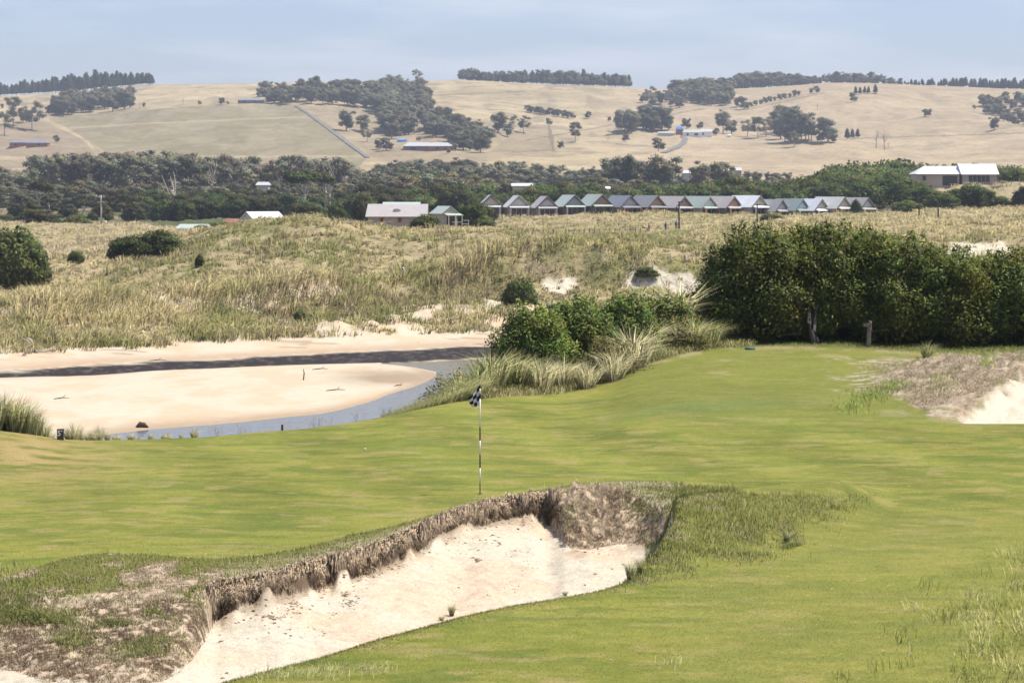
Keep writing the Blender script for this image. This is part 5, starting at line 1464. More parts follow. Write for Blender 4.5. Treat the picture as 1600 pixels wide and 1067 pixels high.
T_L = [
 ('tus0', 845, 70, 73.6, 58, 1.0, 'pale round tussock at the lowest edge of the green'), ('tus1', 880, 66, 74.6, 54, .9, 'tussock leaning beside the pale round tussock'),
 ('tus2', 988, 72, 77.6, 72, .95, 'tallest pale tussock on the green edge'), ('tus0', 960, 62, 75.6, 56, .9, 'tussock left of the tallest pale tussock'),
 ('tug0', 805, 52, 73.5, 60, 1, 'green tussock just right of the flag'), ('tug1', 770, 70, 73.0, 66, 1.1, 'green tussock behind the flag'), ('tug2', 745, 60, 72.0, 52, 1.1, 'green tussock left of the flag'), ('tug0', 718, 44, 71.0, 46, 1.1, 'short green tussock on the river side of the flag'),
 ('tus0', 916, 70, 74.6, 46, 1, 'middle tussock of the green edge'),
 ('tus1', 1010, 60, 80.5, 60, .9, 'tussock right of the tallest pale tussock'), ('tug1', 1030, 76, 84.5, 80, 1.1, 'windblown tussock standing on the bank crest'), ('tus2', 1062, 90, 85.5, 92, 1, 'highest tussock beside the hedge'), ('tug2', 1000, 60, 84.0, 84, 1, 'windblown tussock behind the brownish bush'),
 ('tug0', 1082, 64, 82.4, 52, 1, 'grey green tussock under the hedge end'), ('tug1', 1108, 56, 82.8, 46, 1, 'grey green tussock nearest the teal cover'), ('tus0', 1058, 50, 81.8, 44, .9, 'small pale tussock above the worn path'), 
 ('tug2', 1448, 40, 81.0, 30, .8, 'small upright green tuft beside the sandy mound'),
 ('tug1', 1025, 40, 79.2, 30, .9, 'low green tuft on the path edge'), ('tug0', 935, 40, 77.4, 34, .9, 'low green tuft between two pale tussocks')]
for key, px, _, d, hpx, ws, lab in T_L:
    tuss(key, px, 0, hpx, lab, ws * 1.0, d=d)
for px, dd, hp in ((5, 61.0, 70), (22, 60.8, 66), (38, 61.0, 60), (52, 61.4, 52), (66, 61.8, 38), (-12, 60.5, 70), (78, 62.2, 26)):
    tuss('tug%d' % random.randint(0, 2), px, 0, hp, 'dense green tussock left of the numbered marker', .7, 'green tussocks left of the numbered marker', d=dd)
for px in (108, 116, 129, 136, 148, 158, 171, 184, 205, 221, 238, 252, 266, 285, 300):
    tuss('tus%d' % random.randint(0, 2), px + r_(-4, 4), 0, r_(14, 34) if px < 170 else r_(7, 22), 'short wispy tuft along the rim of the green by the river', r_(.5, 1.0), 'wispy tufts on the green rim', d=float(dE(px)) + r_(.6, 1.1))
for px in np.arange(600, 745, 8.0):
    tuss('tug%d' % random.randint(0, 2), px, 0, 10 + (px - 600) * .2, 'low tuft on the rim of the green near the flag', 1.0, 'low tufts on the rim near the flag', d=float(dE(px)) + .8)

# underbrush fill on the bank and twigs by the water
def bank_fill():
    n = 30000
    px = rng.uniform(700, 1180, n); d = dE(px) + rng.uniform(.1, 9, n)
    z = ground(px, d); x = (px - CX) / F * d
    c = np.where(rng.uniform(0, 1, (n, 1)) < .5, C3(.34, .30, .16)[None], C3(.15, .165, .055)[None]) * rng.uniform(.7, 1.3, (n, 1))
    lean = rng.normal(0, .4, (n, 3)); lean[:, 2] = 0
    parts = [blades(np.stack([x, d, z], 1), rng.uniform(.06, .30, n), .012, lean, c, c * 1.1)]
    n = 26000
    px = rng.uniform(1100, 1640, n); d = dE(px) + rng.uniform(-.6, 4.5, n) 
    z = ground(px, d); x = (px - CX) / F * d
    c = C3(.12, .15, .04)[None] * rng.uniform(.6, 1.4, (n, 1))
    lean = rng.normal(0, .5, (n, 3)); lean[:, 2] = 0
    parts.append(blades(np.stack([x, d, z], 1), rng.uniform(.03, .14, n) * ss(-.6, 1.2, d - dE(px)), .012, lean, c, c * 1.2))
    # sprigs on the sandy mound
    for cx, cd, s, m in ((1360, 68.5, 18, 500), (1395, 70, 16, 420), (1330, 66, 12, 260), (1540, 72.6, 7, 260), (1470, 69, 14, 260), (1510, 76, 40, 500)):
        px = rng.normal(cx, s, m); d = rng.normal(cd, .8, m); z = ground(px, d); x = (px - CX) / F * d
        c = C3(.17, .21, .055)[None] * rng.uniform(.7, 1.3, (m, 1))
        lean = rng.normal(0, .5, (m, 3)); lean[:, 2] = 0
        parts.append(blades(np.stack([x, d, z], 1), rng.uniform(.06, .22, m), .012, lean, c, c * 1.2))
    # bare twigs above the water's edge
    for cx, m in ((600, 26), (490, 14), (380, 14), (340, 16), (516, 8), (560, 8)):
        px = rng.normal(cx, 6, m); d = dE(px) + .9; z = ground(px, d); x = (px - CX) / F * d
        c = C3(.20, .16, .11)[None] * rng.uniform(.7, 1.3, (m, 1))
        lean = rng.normal(0, .5, (m, 3)); lean[:, 2] = 0
        parts.append(blades(np.stack([x, d, z], 1), rng.uniform(.25, .6, m), .007, lean, c, c))
    build_blades('undergrowth', parts, kind='stuff', label='undergrowth on the river bank and below the hedge')
bank_fill()

# isolated plants on the sand edge
for px, v, hp, lab in ((706, 962, 22, 'small upright green plant at the near edge of the bunker'), (985, 905, 34, 'spiky grass tuft at the corner of the bunker'), (1000, 893, 26, 'green tuft beside the spiky corner tuft'), (883, 930, 8, 'tiny green sprig on the near bunker edge'), (690, 969, 8, 'tiny sprig left of the upright green plant'), (1230, 848, 24, 'bright green tuft at the right end of the rough bank')):
    o = tuss('tug0', px, v, hp, lab, .55 if hp > 10 else 1.2, dmin=30, dmax=60)

# ------------------------------------------------------------------ flagstick, ball, markers
M_white = mat('white_paint', (.80, .80, .78), rough=.35, spec=.4, noise=(30, .03))
M_black = mat('black_paint', (.012, .012, .013), rough=.4, spec=.4)
M_clothw = mat('white_flag_cloth', (.62, .63, .60), rough=.85, translucent=.25, noise=(40, .06))
M_clothb = mat('black_flag_cloth', (.010, .010, .010), rough=.8)
M_wood = mat('weathered_wood', (.27, .24, .215), noise=(14, .35), bump=(30, .5, .01), tint2=((.5, .45, .42), 5))
M_wood_dark = mat('dark_wood', (.09, .078, .07), noise=(14, .35), bump=(30, .5, .01))

fp = on(750, find_d(750, 771.5, 44, 60))
fl = empty('flagstick', fp, 0, 'black and white banded flagstick with chequered flag standing in the hole', 'golf flag')
Hf = (771.5 - 601) * fp.y / F
bands = [(771.5, 753, 0), (753, 731, 1), (731, 709, 0), (709, 688, 1), (688, 666, 0), (666, 623, 1), (623, 615, 0), (615, 607, 1), (607, 601, 0)]
for kind_, mt_ in ((1, M_white), (0, M_black)):
    m = MB()
    for a, b_, kk in bands:
        if kk == kind_:
            z0 = (771.5 - a) / (771.5 - 601) * Hf; z1 = (771.5 - b_) / (771.5 - 601) * Hf
            r0 = .010 if a > 760 else .0135
            m.tube([(0, 0, z0), (0, 0, z1)], r0, 10)
    m.build('pole_bands_white' if kind_ else 'pole_bands_black', mt_, fl, True)
# flag cloth hanging in folds: corners traced in metres from the pole
def flagpos(u, w_):
    # u 0 at pole .. 1 at fly, w_ 0 top .. 1 bottom ; tube flag tied at the top, cloth falls off to the left
    s = fp.y / F
    tx, tz = -1 - 28 * u ** .9, -(1 + 40 * u ** 1.15 - 18 * u * u)           # upper edge falls away
    bx, bz = -1 - 10 * u, -(33 + 6 * u)
    TL = np.array([0, 0]); TR = np.array([-17.5, -20.5]); BR = np.array([-12.0, -35.5]); BL = np.array([-.5, -32.0])
    e = (1 - u) * (1 - w_) * TL + u * (1 - w_) * TR + u * w_ * BR + (1 - u) * w_ * BL
    bulge = -2.0 * math.sin(math.pi * w_) * (u) + 1.2 * math.sin(math.pi * u) * (1 - w_)
    return ((e[0] + bulge) * s, (.035 * math.sin(u * 5.5 + w_ * 2.2) * (u + .1)), Hf + (e[1]) * s)
NF = 24
V = [flagpos(i / NF, j / NF) for i in range(NF + 1) for j in range(NF + 1)]
qb = []; qw = []
for i in range(NF):
    for j in range(NF):
        a = i * (NF + 1) + j
        f = (a, a + NF + 1, a + NF + 2, a + 1)
        (qb if ((i * 3 // NF) + (j * 4 // NF)) % 2 == 0 else qw).append(f)
fo = mk('flag', V, qb + qw, None, None, M_clothb, True, fl)
fo.data.materials.append(M_clothw)
fo.data.polygons.foreach_set('material_index', np.array([0] * len(qb) + [1] * len(qw), np.int32))
sol = fo.modifiers.new('thickness', 'SOLIDIFY'); sol.thickness = .003
# the hole, a dark cup liner just behind the stick's foot
m = MB(); m.tube([(0, 0, -.10), (0, 0, .004)], .054, 20)
hole = m.build('hole_cup', M_black); hole.location = fp
tag(hole, 'golf hole around the foot of the flagstick', 'golf hole')

def uvball(name, r, mt_, loc, label, cat):
    m = MB()
    n = 16
    prof = [(r * math.sin(math.pi * k / 10), -r * math.cos(math.pi * k / 10)) for k in range(1, 10)]
    m.tube([(0, 0, z) for _, z in prof], [q for q, _ in prof], n)
    o = m.build(name, mt_, None, True); o.location = loc
    return tag(o, label, cat)
pb = at(570.5, 703, 50, 62)
uvball('golf_ball', .0235, M_white, pb + Vector((0, 0, .022)), 'white golf ball on the green left of the flag', 'golf ball')
for px, v, lab in ((954, 1032, 'white tee fragment on the near fairway'), (1203, 887, 'white speck of litter on the fairway right of the rough bank')):
    m = MB(); p = at(px, v, 28, 50)
    m.tube([(-.016, 0, .012), (0, .002, .014), (.012, 0, .012), (.017, .001, .012)], [.004, .005, .006, .010], 8)
    o = m.build('broken_tee', M_white, None, True); o.location = p; tag(o, lab, 'golf tee')

# numbered marker block
pm = on(94.5, float(dE(94.5)) - .12)
sgn = empty('tee_marker', pm, .05, 'small weathered timber marker with white 5 and arrow at the green rim', 'marker post')
s_ = pm.y / F
mw, mh = 10.5 * s_, 18.5 * s_
m = MB()
m.box((-.0, 0, mh / 2 - .02), (mw, mw * .6, mh))
o = m.build('post', M_wood_dark, sgn)
bv = o.modifiers.new('bevel', 'BEVEL'); bv.width = .008; bv.segments = 2
fc = bpy.data.curves.new('numeral', 'FONT'); fc.body = '5'; fc.size = mh * .64; fc.extrude = .002; fc.offset = .0035; fc.align_x = 'CENTER'; fc.materials.append(M_white)
fo = bpy.data.objects.new('numeral_tmp', fc); COL.objects.link(fo)
bpy.context.view_layer.update()
me = bpy.data.meshes.new_from_object(fo.evaluated_get(bpy.context.evaluated_depsgraph_get()))
bpy.data.objects.remove(fo)
nu = bpy.data.objects.new('numeral', me); COL.objects.link(nu); nu.parent = sgn
nu.rotation_euler = (math.pi / 2, 0, 0); nu.location = (-mw * .17, -mw * .3 - .004, mh * .36)
m = MB()
ax, az_ = mw * .28, mh * .76; yy = -mw * .3 - .004; q_ = mw * .13
m.add([(ax - q_, yy, az_ + .7 * q_), (ax + q_ * 1.2, yy, az_), (ax - q_, yy, az_ - .7 * q_), (ax - q_, yy + .004, az_ + .7 * q_), (ax + q_ * 1.2, yy + .004, az_), (ax - q_, yy + .004, az_ - .7 * q_)],
      [(0, 1, 4, 3), (1, 2, 5, 4), (2, 0, 3, 5)], [(0, 2, 1), (3, 4, 5)])
m.build('arrow', M_white, sgn)

# weathered signpost before the hedge
ps = at(1358, 542, 74, 84)
sp = empty('signpost', ps, 0, 'weathered timber post with a short pointing board before the hedge', 'signpost')
k = ps.y / F
m = MB(); m.tube([(-.02, 0, -.1), (-.01, 0, 18 * k), (.03, 0, 40 * k), (.035, 0, 41 * k)], [.085, .075, .062, .05], 9); m.build('post', M_wood, sp, True)
m = MB()
m.add([(-9 * k, -.09, 32 * k), (-10.5 * k, -.09, 34.5 * k), (-8.5 * k, -.09, 36.5 * k), (3.5 * k, -.09, 37.5 * k), (3.5 * k, -.09, 33 * k), (-4 * k, -.09, 31 * k)] +
      [(-9 * k, -.05, 32 * k), (-10.5 * k, -.05, 34.5 * k), (-8.5 * k, -.05, 36.5 * k), (3.5 * k, -.05, 37.5 * k), (3.5 * k, -.05, 33 * k), (-4 * k, -.05, 31 * k)],
      [(0, 1, 2, 3), (0, 3, 4, 5), (9, 8, 7, 6), (11, 10, 9, 6), (0, 6, 7, 1), (1, 7, 8, 2), (2, 8, 9, 3), (3, 9, 10, 4), (4, 10, 11, 5), (5, 11, 6, 0)])
m.build('pointing_board', M_wood, sp)
m = MB(); m.tube([(.02, -.04, 26 * k), (6 * k, -.05, 25 * k)], [.015, .008], 5); m.build('peg', M_wood, sp, True)
# gnarled trunk visible under the hedge, and a stump
ps = on(1268, 83.9); k = ps.y / F
m = MB(); m.tube([(.08, 0, -.1), (.05, 0, 10 * k), (-.02, .03, 20 * k), (-.06, .10, 32 * k), (-.02, .5, 60 * k), (.2, .9, 95 * k)], [.11, .085, .075, .07, .05, .03], 9)
m.tube([(.20, 0, -.1), (.17, .02, 9 * k), (.10, .06, 20 * k), (.16, .3, 44 * k), (.4, .8, 80 * k)], [.08, .06, .05, .04, .02], 8)
m.tube([(-.3, .2, 16 * k), (-.9, .3, 13 * k), (-1.5, .4, 18 * k)], [.03, .035, .02], 6)
o = m.build('gnarled_trunk', M_wood_dark, None, True); o.location = ps; tag(o, 'gnarled bare trunk standing in the shade under the hedge', 'tree trunk')
# teal utility cover
M_teal = mat('teal_cover', (.06, .16, .13), rough=.7)
pt = at(1172, 546, 74, 86)
m = MB(); m.tube([(0, 0, -.02), (0, 0, .05), (0, 0, .07)], [.17, .17, .14], 20)
o = m.build('irrigation_cover', M_teal, None, True); o.location = pt; tag(o, 'teal green irrigation cover lying at the edge of the path', 'cover')
# little stake at the water side of the green
pk = on(441, float(dE(441)) + .15); k = pk.y / F
m = MB(); m.tube([(0, 0, -.1), (0, 0, 8 * k)], [.03, .027], 8); m.box((0, -.0, 8.3 * k), (.05, .05, .02))
o = m.build('wooden_stake', M_wood_dark); o.location = pk; tag(o, 'short dark stake on the rim of the green before the water', 'stake')

# bird box on post / pale marker in the dunes
pg = at(630, 430, 215, 290); k = pg.y / F
bx = empty('dune_marker', pg, 0, 'small white capped marker post in the dune grass on the hump', 'marker post')
m = MB(); m.tube([(0, 0, -.1), (0, 0, 7 * k)], [1.0 * k, .9 * k], 8); m.build('post', M_white, bx, True)
m = MB(); m.tube([(0, 0, 7 * k), (0, 0, 10 * k), (.3 * k, 0, 12 * k)], [1.2 * k, 1.7 * k, 1.2 * k], 8); m.tube([(1 * k, -.02, 9 * k), (3.2 * k, -.02, 4.5 * k)], [.8 * k, .9 * k], 6); m.build('cap', M_white, bx, True)
m = MB(); m.box((-.5 * k, -1.6 * k, 9.2 * k), (1.4 * k, .4 * k, 1.8 * k)); m.build('opening', M_black, bx)

# driftwood at the river edge
M_drift = mat('driftwood', (.50, .44, .38), noise=(6, .25))
for pts, lab, (px, v) in (([(-.2, 0, 0), (.25, 0, .35), (.5, .1, .8), (.35, 0, 1.15), (.1, 0, 1.25)], 'curved white driftwood branch standing at the beach edge', (40, 556)), ([(-.7, 0, .05), (-.2, 0, .15), (.3, 0, .12), (.8, .1, .3), (1.0, .1, .5)], 'long white driftwood branch lying on the beach edge', (64, 552))):
    p = at(px, v, 150, 215); m = MB(); m.tube(pts, [.09, .08, .07, .06, .03], 7)
    if px == 40: m.tube([(.5, .1, .8), (-.2, .1, 1.2), (-.5, 0, 1.0)], [.05, .04, .02], 5)
    o = m.build('driftwood', M_drift, None, True); o.location = p; tag(o, lab, 'driftwood')
p = at(112, 536, 150, 230); m = MB(); m.tube([(0, 0, -.1), (0, 0, .55)], [.06, .05], 6); o = m.build('wooden_stake', M_drift, None, True); o.location = p; tag(o, 'pale short stake in the grass above the beach', 'stake')
M_weed = mat('dark_driftwood', (.10, .075, .06), noise=(6, .3))
for px, v, L_, lab in ((524, 611, 1.1, 'dark stick lying on the wet side of the sand bar'), (222, 668, .6, 'brown clump of weed on the near edge of the sand bar'), (622, 604, .5, 'small dark stick near the tip of the sand bar'), (500, 578, 1.0, 'thin brown stick near the black mud'), (474, 594, .5, 'upright twig stuck in the sand bar'), (95, 624, .8, 'short thin stick on the dry left sand bar'), (246, 564, 1.1, 'dark stick beside the black mud')):
    p = at(px, v, 110, 215); m = MB()
    if 'upright' in lab: m.tube([(0, 0, -.05), (.05, 0, .45), (0, 0, .7)], [.04, .035, .02], 6)
    elif 'clump' in lab: m.tube([(-.3, 0, 0), (-.1, 0, .16), (.1, .1, .12), (.3, 0, .02)], [.06, .15, .13, .05], 8)
    else:
        m.tube([(-L_ / 2, 0, .03), (-.1, .4, .05), (.1, .0, .10), (L_ / 2, .5, .04)], [.02, .032, .028, .012], 5); m.tube([(.1, 0, .08), (.26, .1, .26)], [.02, .01], 4)
    o = m.build('stick', M_weed, None, True); o.location = p; tag(o, lab, 'stick')

# posts on the right dune
for px, v0, v1, wd, lab in ((1020, 424, 411, 1.2, 'short grey post at the sand blowout'), (1049, 411, 397, 1.2, 'tall grey post left of the white one in the dune grass'), (1072, 410, 399, 1.2, 'pale grey post furthest along the dune grass')):
    p = at(px, v0, 215, 420); k = p.y / F
    m = MB(); m.tube([(0, 0, -.3), (0, 0, (v0 - v1) * k)], [wd * k, wd * k * .9], 8); m.tube([(0, 0, (v0 - v1) * k), (0, 0, (v0 - v1) * k + .06)], [wd * k * .7, wd * k * .3], 8)
    o = m.build('dune_post', M_drift, None, True); o.location = p; tag(o, lab, 'post')
M_pole = mat('dark_pole', (.07, .06, .055), noise=(3, .3))
for px, v0, v1, lab in ((1061, 365, 319, 'dark lamp pole in front of the middle cottages'), (1183, 352, 319, 'dark lamp pole right of the white roofed cottage'), (1436, 351, 313, 'thin dark pole beside the dark dome shrubs'), (1466, 347, 312, 'dark pole with a small bracket on the straw dune')):
    p = at(px, v0, 400, 540); k = p.y / F
    root = empty('lamp_pole', p, 0, lab, 'pole')
    m = MB(); m.tube([(0, 0, -.3), (0, 0, (v0 - v1) * k)], [.13, .10], 8); m.build('pole', M_pole, root, True)
    m = MB(); m.box((.18, -.05, (v0 - v1) * k - .08), (.75, .22, .14)); m.build('head', M_pole, root)

# power pole and wire
pp = on(158, 560); k = pp.y / F
root = empty('power_pole', pp, 0, 'pale grey power pole with cross arms in the left scrub', 'power pole')
m = MB(); m.tube([(0, 0, -.5), (0, 0, CZ + 560 * (VH - 305) / F - pp.z + 0)], [.2, .14], 8); m.build('pole', M_drift, root, True)
zt = CZ - (305 - VH) * k - pp.z
m = MB(); m.box((-.2, 0, zt - .4), (2.2, .14, .16)); m.box((-.1, 0, zt - 1.5), (1.6, .14, .14)); m.build('crossarm', M_drift, root)
for q_ in (-1.1, -.4, .6):
    m = MB(); m.tube([(q_, 0, zt - .3), (q_, 0, zt - .05)], [.06, .05], 6); m.build('insulator', M_white, root)
m = MB(); m.tube([(.9, -.2, -.3), (.9, -.2, .8)], [.35, .35], 10); m.build('transformer', M_drift, root, True)
m = MB(); P_ = [(pp.x - 1.2, 560, zt + pp.z - .2)]
for f in np.linspace(.1, 1, 10):
    P_.append((pp.x - 1.2 - 12.0 * f, 560 + 20 * f, zt + pp.z - .2 - .9 * math.sin(math.pi * f) - .6 * f))
m.tube(P_, .035, 5); o = m.build('power_line', M_pole); tag(o, 'thin power line running left from the power pole', 'cable')

# ------------------------------------------------------------------ buildings
def paint(name, c, **k): return mat(name, c, rough=k.pop('rough', .7), noise=(k.pop('ns', .8), .08), **k)
RC = {'silver': (.52, .52, .51), 'pale': (.60, .60, .58), 'taupe': (.46, .42, .395), 'palegreen': (.46, .53, .46), 'green': (.40, .46, .40), 'slate': (.24, .255, .29), 'dgrey': (.28, .285, .285), 'white': (.74, .76, .78), 'grey': (.36, .36, .35), 'teal': (.30, .35, .335), 'cream': (.56, .56, .52), 'greytaupe': (.40, .38, .345)}
def roofmat(name, c, scale=18.0):
    m = mat(name, c, rough=.45, spec=.4, noise=(.7, .06))
    t = m.node_tree; b = t.nodes['Principled BSDF']
    tcn = t.nodes.new('ShaderNodeTexCoord'); wv = t.nodes.new('ShaderNodeTexWave'); wv.inputs['Scale'].default_value = scale / 10; wv.wave_profile = 'SIN'
    wv.bands_direction = 'Y'
    bp_ = t.nodes.new('ShaderNodeBump'); bp_.inputs['Strength'].default_value = .5; bp_.inputs['Distance'].default_value = .04
    t.links.new(tcn.outputs['Object'], wv.inputs['Vector']); t.links.new(wv.outputs[0], bp_.inputs['Height']); t.links.new(bp_.outputs[0], b.inputs['Normal'])
    return m
ROOF = {k: roofmat('roof_' + k, c) for k, c in RC.items()}
M_wall_dark = paint('dark_timber_wall', (.16, .14, .13)); M_wall_stone = mat('stone_wall', (.38, .335, .30), noise=(5, .2), bump=(3, .5, .05))
M_open = mat('dark_glass', (.018, .02, .026), rough=.12, spec=.6)
M_postw = paint('pale_post', (.50, .46, .42)); M_posto = paint('orange_timber_post', (.42, .235, .13))
GC = {'tan': (.40, .32, .26), 'whitish': (.44, .43, .38), 'gpale': (.36, .35, .34), 'bgrey': (.20, .215, .235), 'brown': (.23, .125, .075), 'lgrey': (.36, .33, .30), 'orange': (.31, .155, .08), 'dbrown': (.21, .14, .115), 'bluegrey': (.36, .41, .42), 'pblue': (.42, .47, .49)}
GM = {k: mat('gable_' + k, tuple(min(.72, q * 1.3 + .08) for q in c), noise=(3, .15)) for k, c in GC.items()}
M_trimd = paint('dark_trim', (.15, .13, .12)); M_trimp = paint('pale_trim', (.42, .37, .30)); M_trimb = paint('blue_trim', (.12, .25, .33))

def cottage(px, vap, a_deg, roofk, gablek, awn, postm, label, W=4.7, L=8.0, trim=M_trimd, d=566, wallm=None):
    a = math.radians(a_deg)
    zap = CZ - (vap - VH) * d / F
    x = (px - CX) / F * d
    zb = zap - 5.1
    root = empty('cottage', (x, d, zb), a, label, 'cottage', 'row of gabled cottages')
    H, He = 5.1, 2.9
    hw = W / 2
    wm = wallm or M_wall_dark
    # local: front face at y=0 looking to -Y, building runs back to +Y
    m = MB()
    m.add([(-hw, .3, -.8), (hw, .3, -.8), (hw, .3, He), (0, .3, H - .18), (-hw, .3, He), (-hw, L, -.8), (hw, L, -.8), (hw, L, He), (0, L, H - .18), (-hw, L, He)],
          [(0, 1, 2, 4), (6, 5, 9, 7), (0, 4, 9, 5), (1, 6, 7, 2), (4, 3, 8, 9), (3, 2, 7, 8)], [(4, 2, 3), (7, 9, 8)])
    m.build('wall', wm, root)
    ov = .45
    k = (H - He) / hw
    m = MB()
    m.slab([(-hw - ov, -.25, He - ov * k), (0, -.25, H), (0, L + .3, H), (-hw - ov, L + .3, He - ov * k)][::-1], .09)
    m.slab([(hw + ov, -.25, He - ov * k), (hw + ov, L + .3, He - ov * k), (0, L + .3, H), (0, -.25, H)][::-1], .09)
    m.build('roof', ROOF[roofk], root)
    m = MB()   # barge boards on the gable edge
    for s in (-1, 1):
        m.add([(s * (hw + ov), -.30, He - ov * k - .02), (0, -.30, H + .02), (0, -.30, H - .26), (s * (hw + ov), -.30, He - ov * k - .28), (s * (hw + ov), -.24, He - ov * k - .02), (0, -.24, H + .02), (0, -.24, H - .26), (s * (hw + ov), -.24, He - ov * k - .28)],
              [(0, 1, 2, 3), (7, 6, 5, 4), (0, 4, 5, 1), (3, 2, 6, 7), (0, 3, 7, 4), (1, 5, 6, 2)])
    m.build('barge_board', trim, root)
    m = MB(); m.add([(-hw + .5, .27, He + .12), (hw - .5, .27, He + .12), (0, .27, H - .52), (-hw + .5, .22, He + .12), (hw - .5, .22, He + .12), (0, .22, H - .52)], [(0, 1, 4, 3), (1, 2, 5, 4), (2, 0, 3, 5)], [(0, 2, 1), (3, 4, 5)])
    m.build('gable', GM[gablek], root)
    m = MB(); m.slab([(-hw + .1, .25, He + .1), (hw - .1, .25, He + .1), (hw - .1, -1.15, He - .42), (-hw + .1, -1.15, He - .42)], -.08); m.build('awning', awn, root)
    for s in (-1, 1):
        m = MB(); m.box((s * (hw - .3), -1.0, 1.0), (.28, .28, 3.0)); m.build('post', postm, root)
    m = MB(); m.box((0, .26, 1.1), (W - 1.2, .06, 2.2)); o = m.build('glass_door', M_open, root)
    m = MB(); m.box((-.55, .22, 1.1), (.09, .06, 2.2)); m.box((.6, .22, 1.1), (.09, .06, 2.2)); m.build('door_frame', GM[gablek], o)
    return root
cot = [
 (767, 305, 4, 'silver', 'tan', 'pale', M_postw, 'cottage with silver roof at the open left end of the row, beside the green dome', M_trimd, 4.6),
 (811, 306, 9, 'pale', 'whitish', 'pale', M_postw, 'cottage with pale grey roof and cream trimmed gable, second from the dome', M_trimp, 4.6),
 (855, 307, 11, 'taupe', 'gpale', 'taupe', M_postw, 'cottage with taupe roof and pale gable before the green roofed pair', M_trimd, 4.5),
 (898, 305, 17, 'palegreen', 'bgrey', 'palegreen', M_postw, 'cottage with pale green roof and blue grey gable on white posts', M_trimd, 4.7),
 (941, 304, 21, 'green', 'brown', 'green', M_wall_dark, 'cottage with sage green roof and brown timber gable', M_trimd, 4.8),
 (985, 306, 27, 'slate', 'lgrey', 'slate', M_posto, 'cottage with slate blue roof and blue awning on orange posts', M_trimd, 4.7),
 (1027, 306, 32, 'dgrey', 'orange', 'dgrey', M_posto, 'cottage with dark grey roof and orange brown gable', M_trimd, 4.6),
 (1069, 307, 35, 'taupe', 'dbrown', 'taupe', M_postw, 'cottage with taupe roof behind the first lamp pole', M_trimd, 4.8),
 (1109, 307, 37, 'green', 'pblue', 'green', M_posto, 'cottage with sage green roof and pale blue gable on orange posts', M_trimp, 4.6),
 (1147, 307, 38, 'taupe', 'orange', 'taupe', M_posto, 'cottage with taupe roof and orange gable between green and white roofs', M_trimd, 4.6),
 (1187, 306, 40, 'white', 'tan', 'white', M_postw, 'cottage with bright white roof behind the second lamp pole', M_trimd, 4.9),
 (1222, 312, 40, 'grey', 'gpale', 'grey', M_posto, 'cottage with plain mid grey roof right of the bright white roof', M_trimd, 4.0),
 (1254, 311, 38, 'teal', 'pblue', 'teal', M_postw, 'cottage with teal roof and blue edged gable', M_trimb, 4.2),
 (1284, 311, 36, 'white', 'tan', 'white', M_postw, 'small white roofed cottage right of the teal roof', M_trimd, 4.2),
 (1319, 308, 40, 'cream', 'tan', 'cream', M_posto, 'cottage with cream roof left of the little green tree', M_trimd, 4.6),
 (1356, 309, 36, 'greytaupe', 'pblue', 'greytaupe', M_postw, 'cottage with grey taupe roof closing the row, behind the little tree', M_trimd, 4.4)]
for px, vap, a, rk, gk, ak, pm_, lab, tr, W in cot:
    cottage(px, vap, a, rk, gk, ROOF[ak], pm_, lab, W=W, trim=tr, L=8.2 if a > 15 else 7, wallm=(M_wall_stone if gk in ('tan', 'gpale', 'whitish', 'pblue', 'lgrey') else M_wall_dark))

def house(name, px0, px1, vb, ve, vr, d, label, roofm, wallm, depth=7.0, ridge_in=(0, 0), windows=(), rz=0, cat='house', chimney=None, ov=.4, winm=None):
    """long house with its ridge across the view: px/rows give its real size at distance d"""
    k = d / F
    W = (px1 - px0) * k; x = ((px0 + px1) / 2 - CX) * k
    zb = CZ - (vb - VH) * k; he = (vb - ve) * k; hr = (vb - vr) * k
    root = empty(name, (x, d, zb), rz, label, cat)
    hw = W / 2 - ov; dp = depth / 2
    a, b_ = ridge_in[0] * k, ridge_in[1] * k
    m = MB(); m.box((0, dp, he / 2 - .5), (2 * hw, depth - .4, he + 1.0)); m.build('wall', wallm, root)
    m = MB()
    f0 = -.4; f1 = depth + .4
    A = (-hw - ov, f0, he); B = (hw + ov, f0, he); Cc = (hw + ov - b_, dp, hr); Dd = (-hw - ov + a, dp, hr); E = (hw + ov, f1, he); Ff = (-hw - ov, f1, he)
    m.slab([A, B, Cc, Dd][::-1], -.12); m.slab([E, Ff, Dd, Cc][::-1], -.12)
    if a: m.add([Ff, A, Dd], None, [(0, 1, 2)])
    else: m.add([(-hw, .0, he), (-hw, depth, he), (-hw, dp, hr - .05)], None, [(0, 2, 1)])
    if b_: m.add([B, E, Cc], None, [(0, 1, 2)])
    else: m.add([(hw, .0, he), (hw, depth, he), (hw, dp, hr - .05)], None, [(0, 1, 2)])
    m.build('roof', roofm, root)
    for wx0, wx1, wv0, wv1 in windows:
        m = MB()
        X0 = (wx0 - CX) * k - x; X1 = (wx1 - CX) * k - x; Z0 = CZ - (wv1 - VH) * k - zb; Z1 = CZ - (wv0 - VH) * k - zb
        m.box(((X0 + X1) / 2, .17, (Z0 + Z1) / 2), (X1 - X0, .1, Z1 - Z0)); o = m.build('window', M_open, root)
        if winm:
            m = MB()
            for s in (0, 1):
                m.box((X0 if s == 0 else X1, .14, (Z0 + Z1) / 2), (.12, .12, Z1 - Z0 + .12))
            m.box(((X0 + X1) / 2, .14, Z0), (X1 - X0, .125, .12))
            m.build('frame', winm, o)
    if chimney:
        m = MB(); m.box((chimney, dp * .8, hr * .9), (.5, .5, 1.6)); m.build('chimney', wallm, root)
    return root
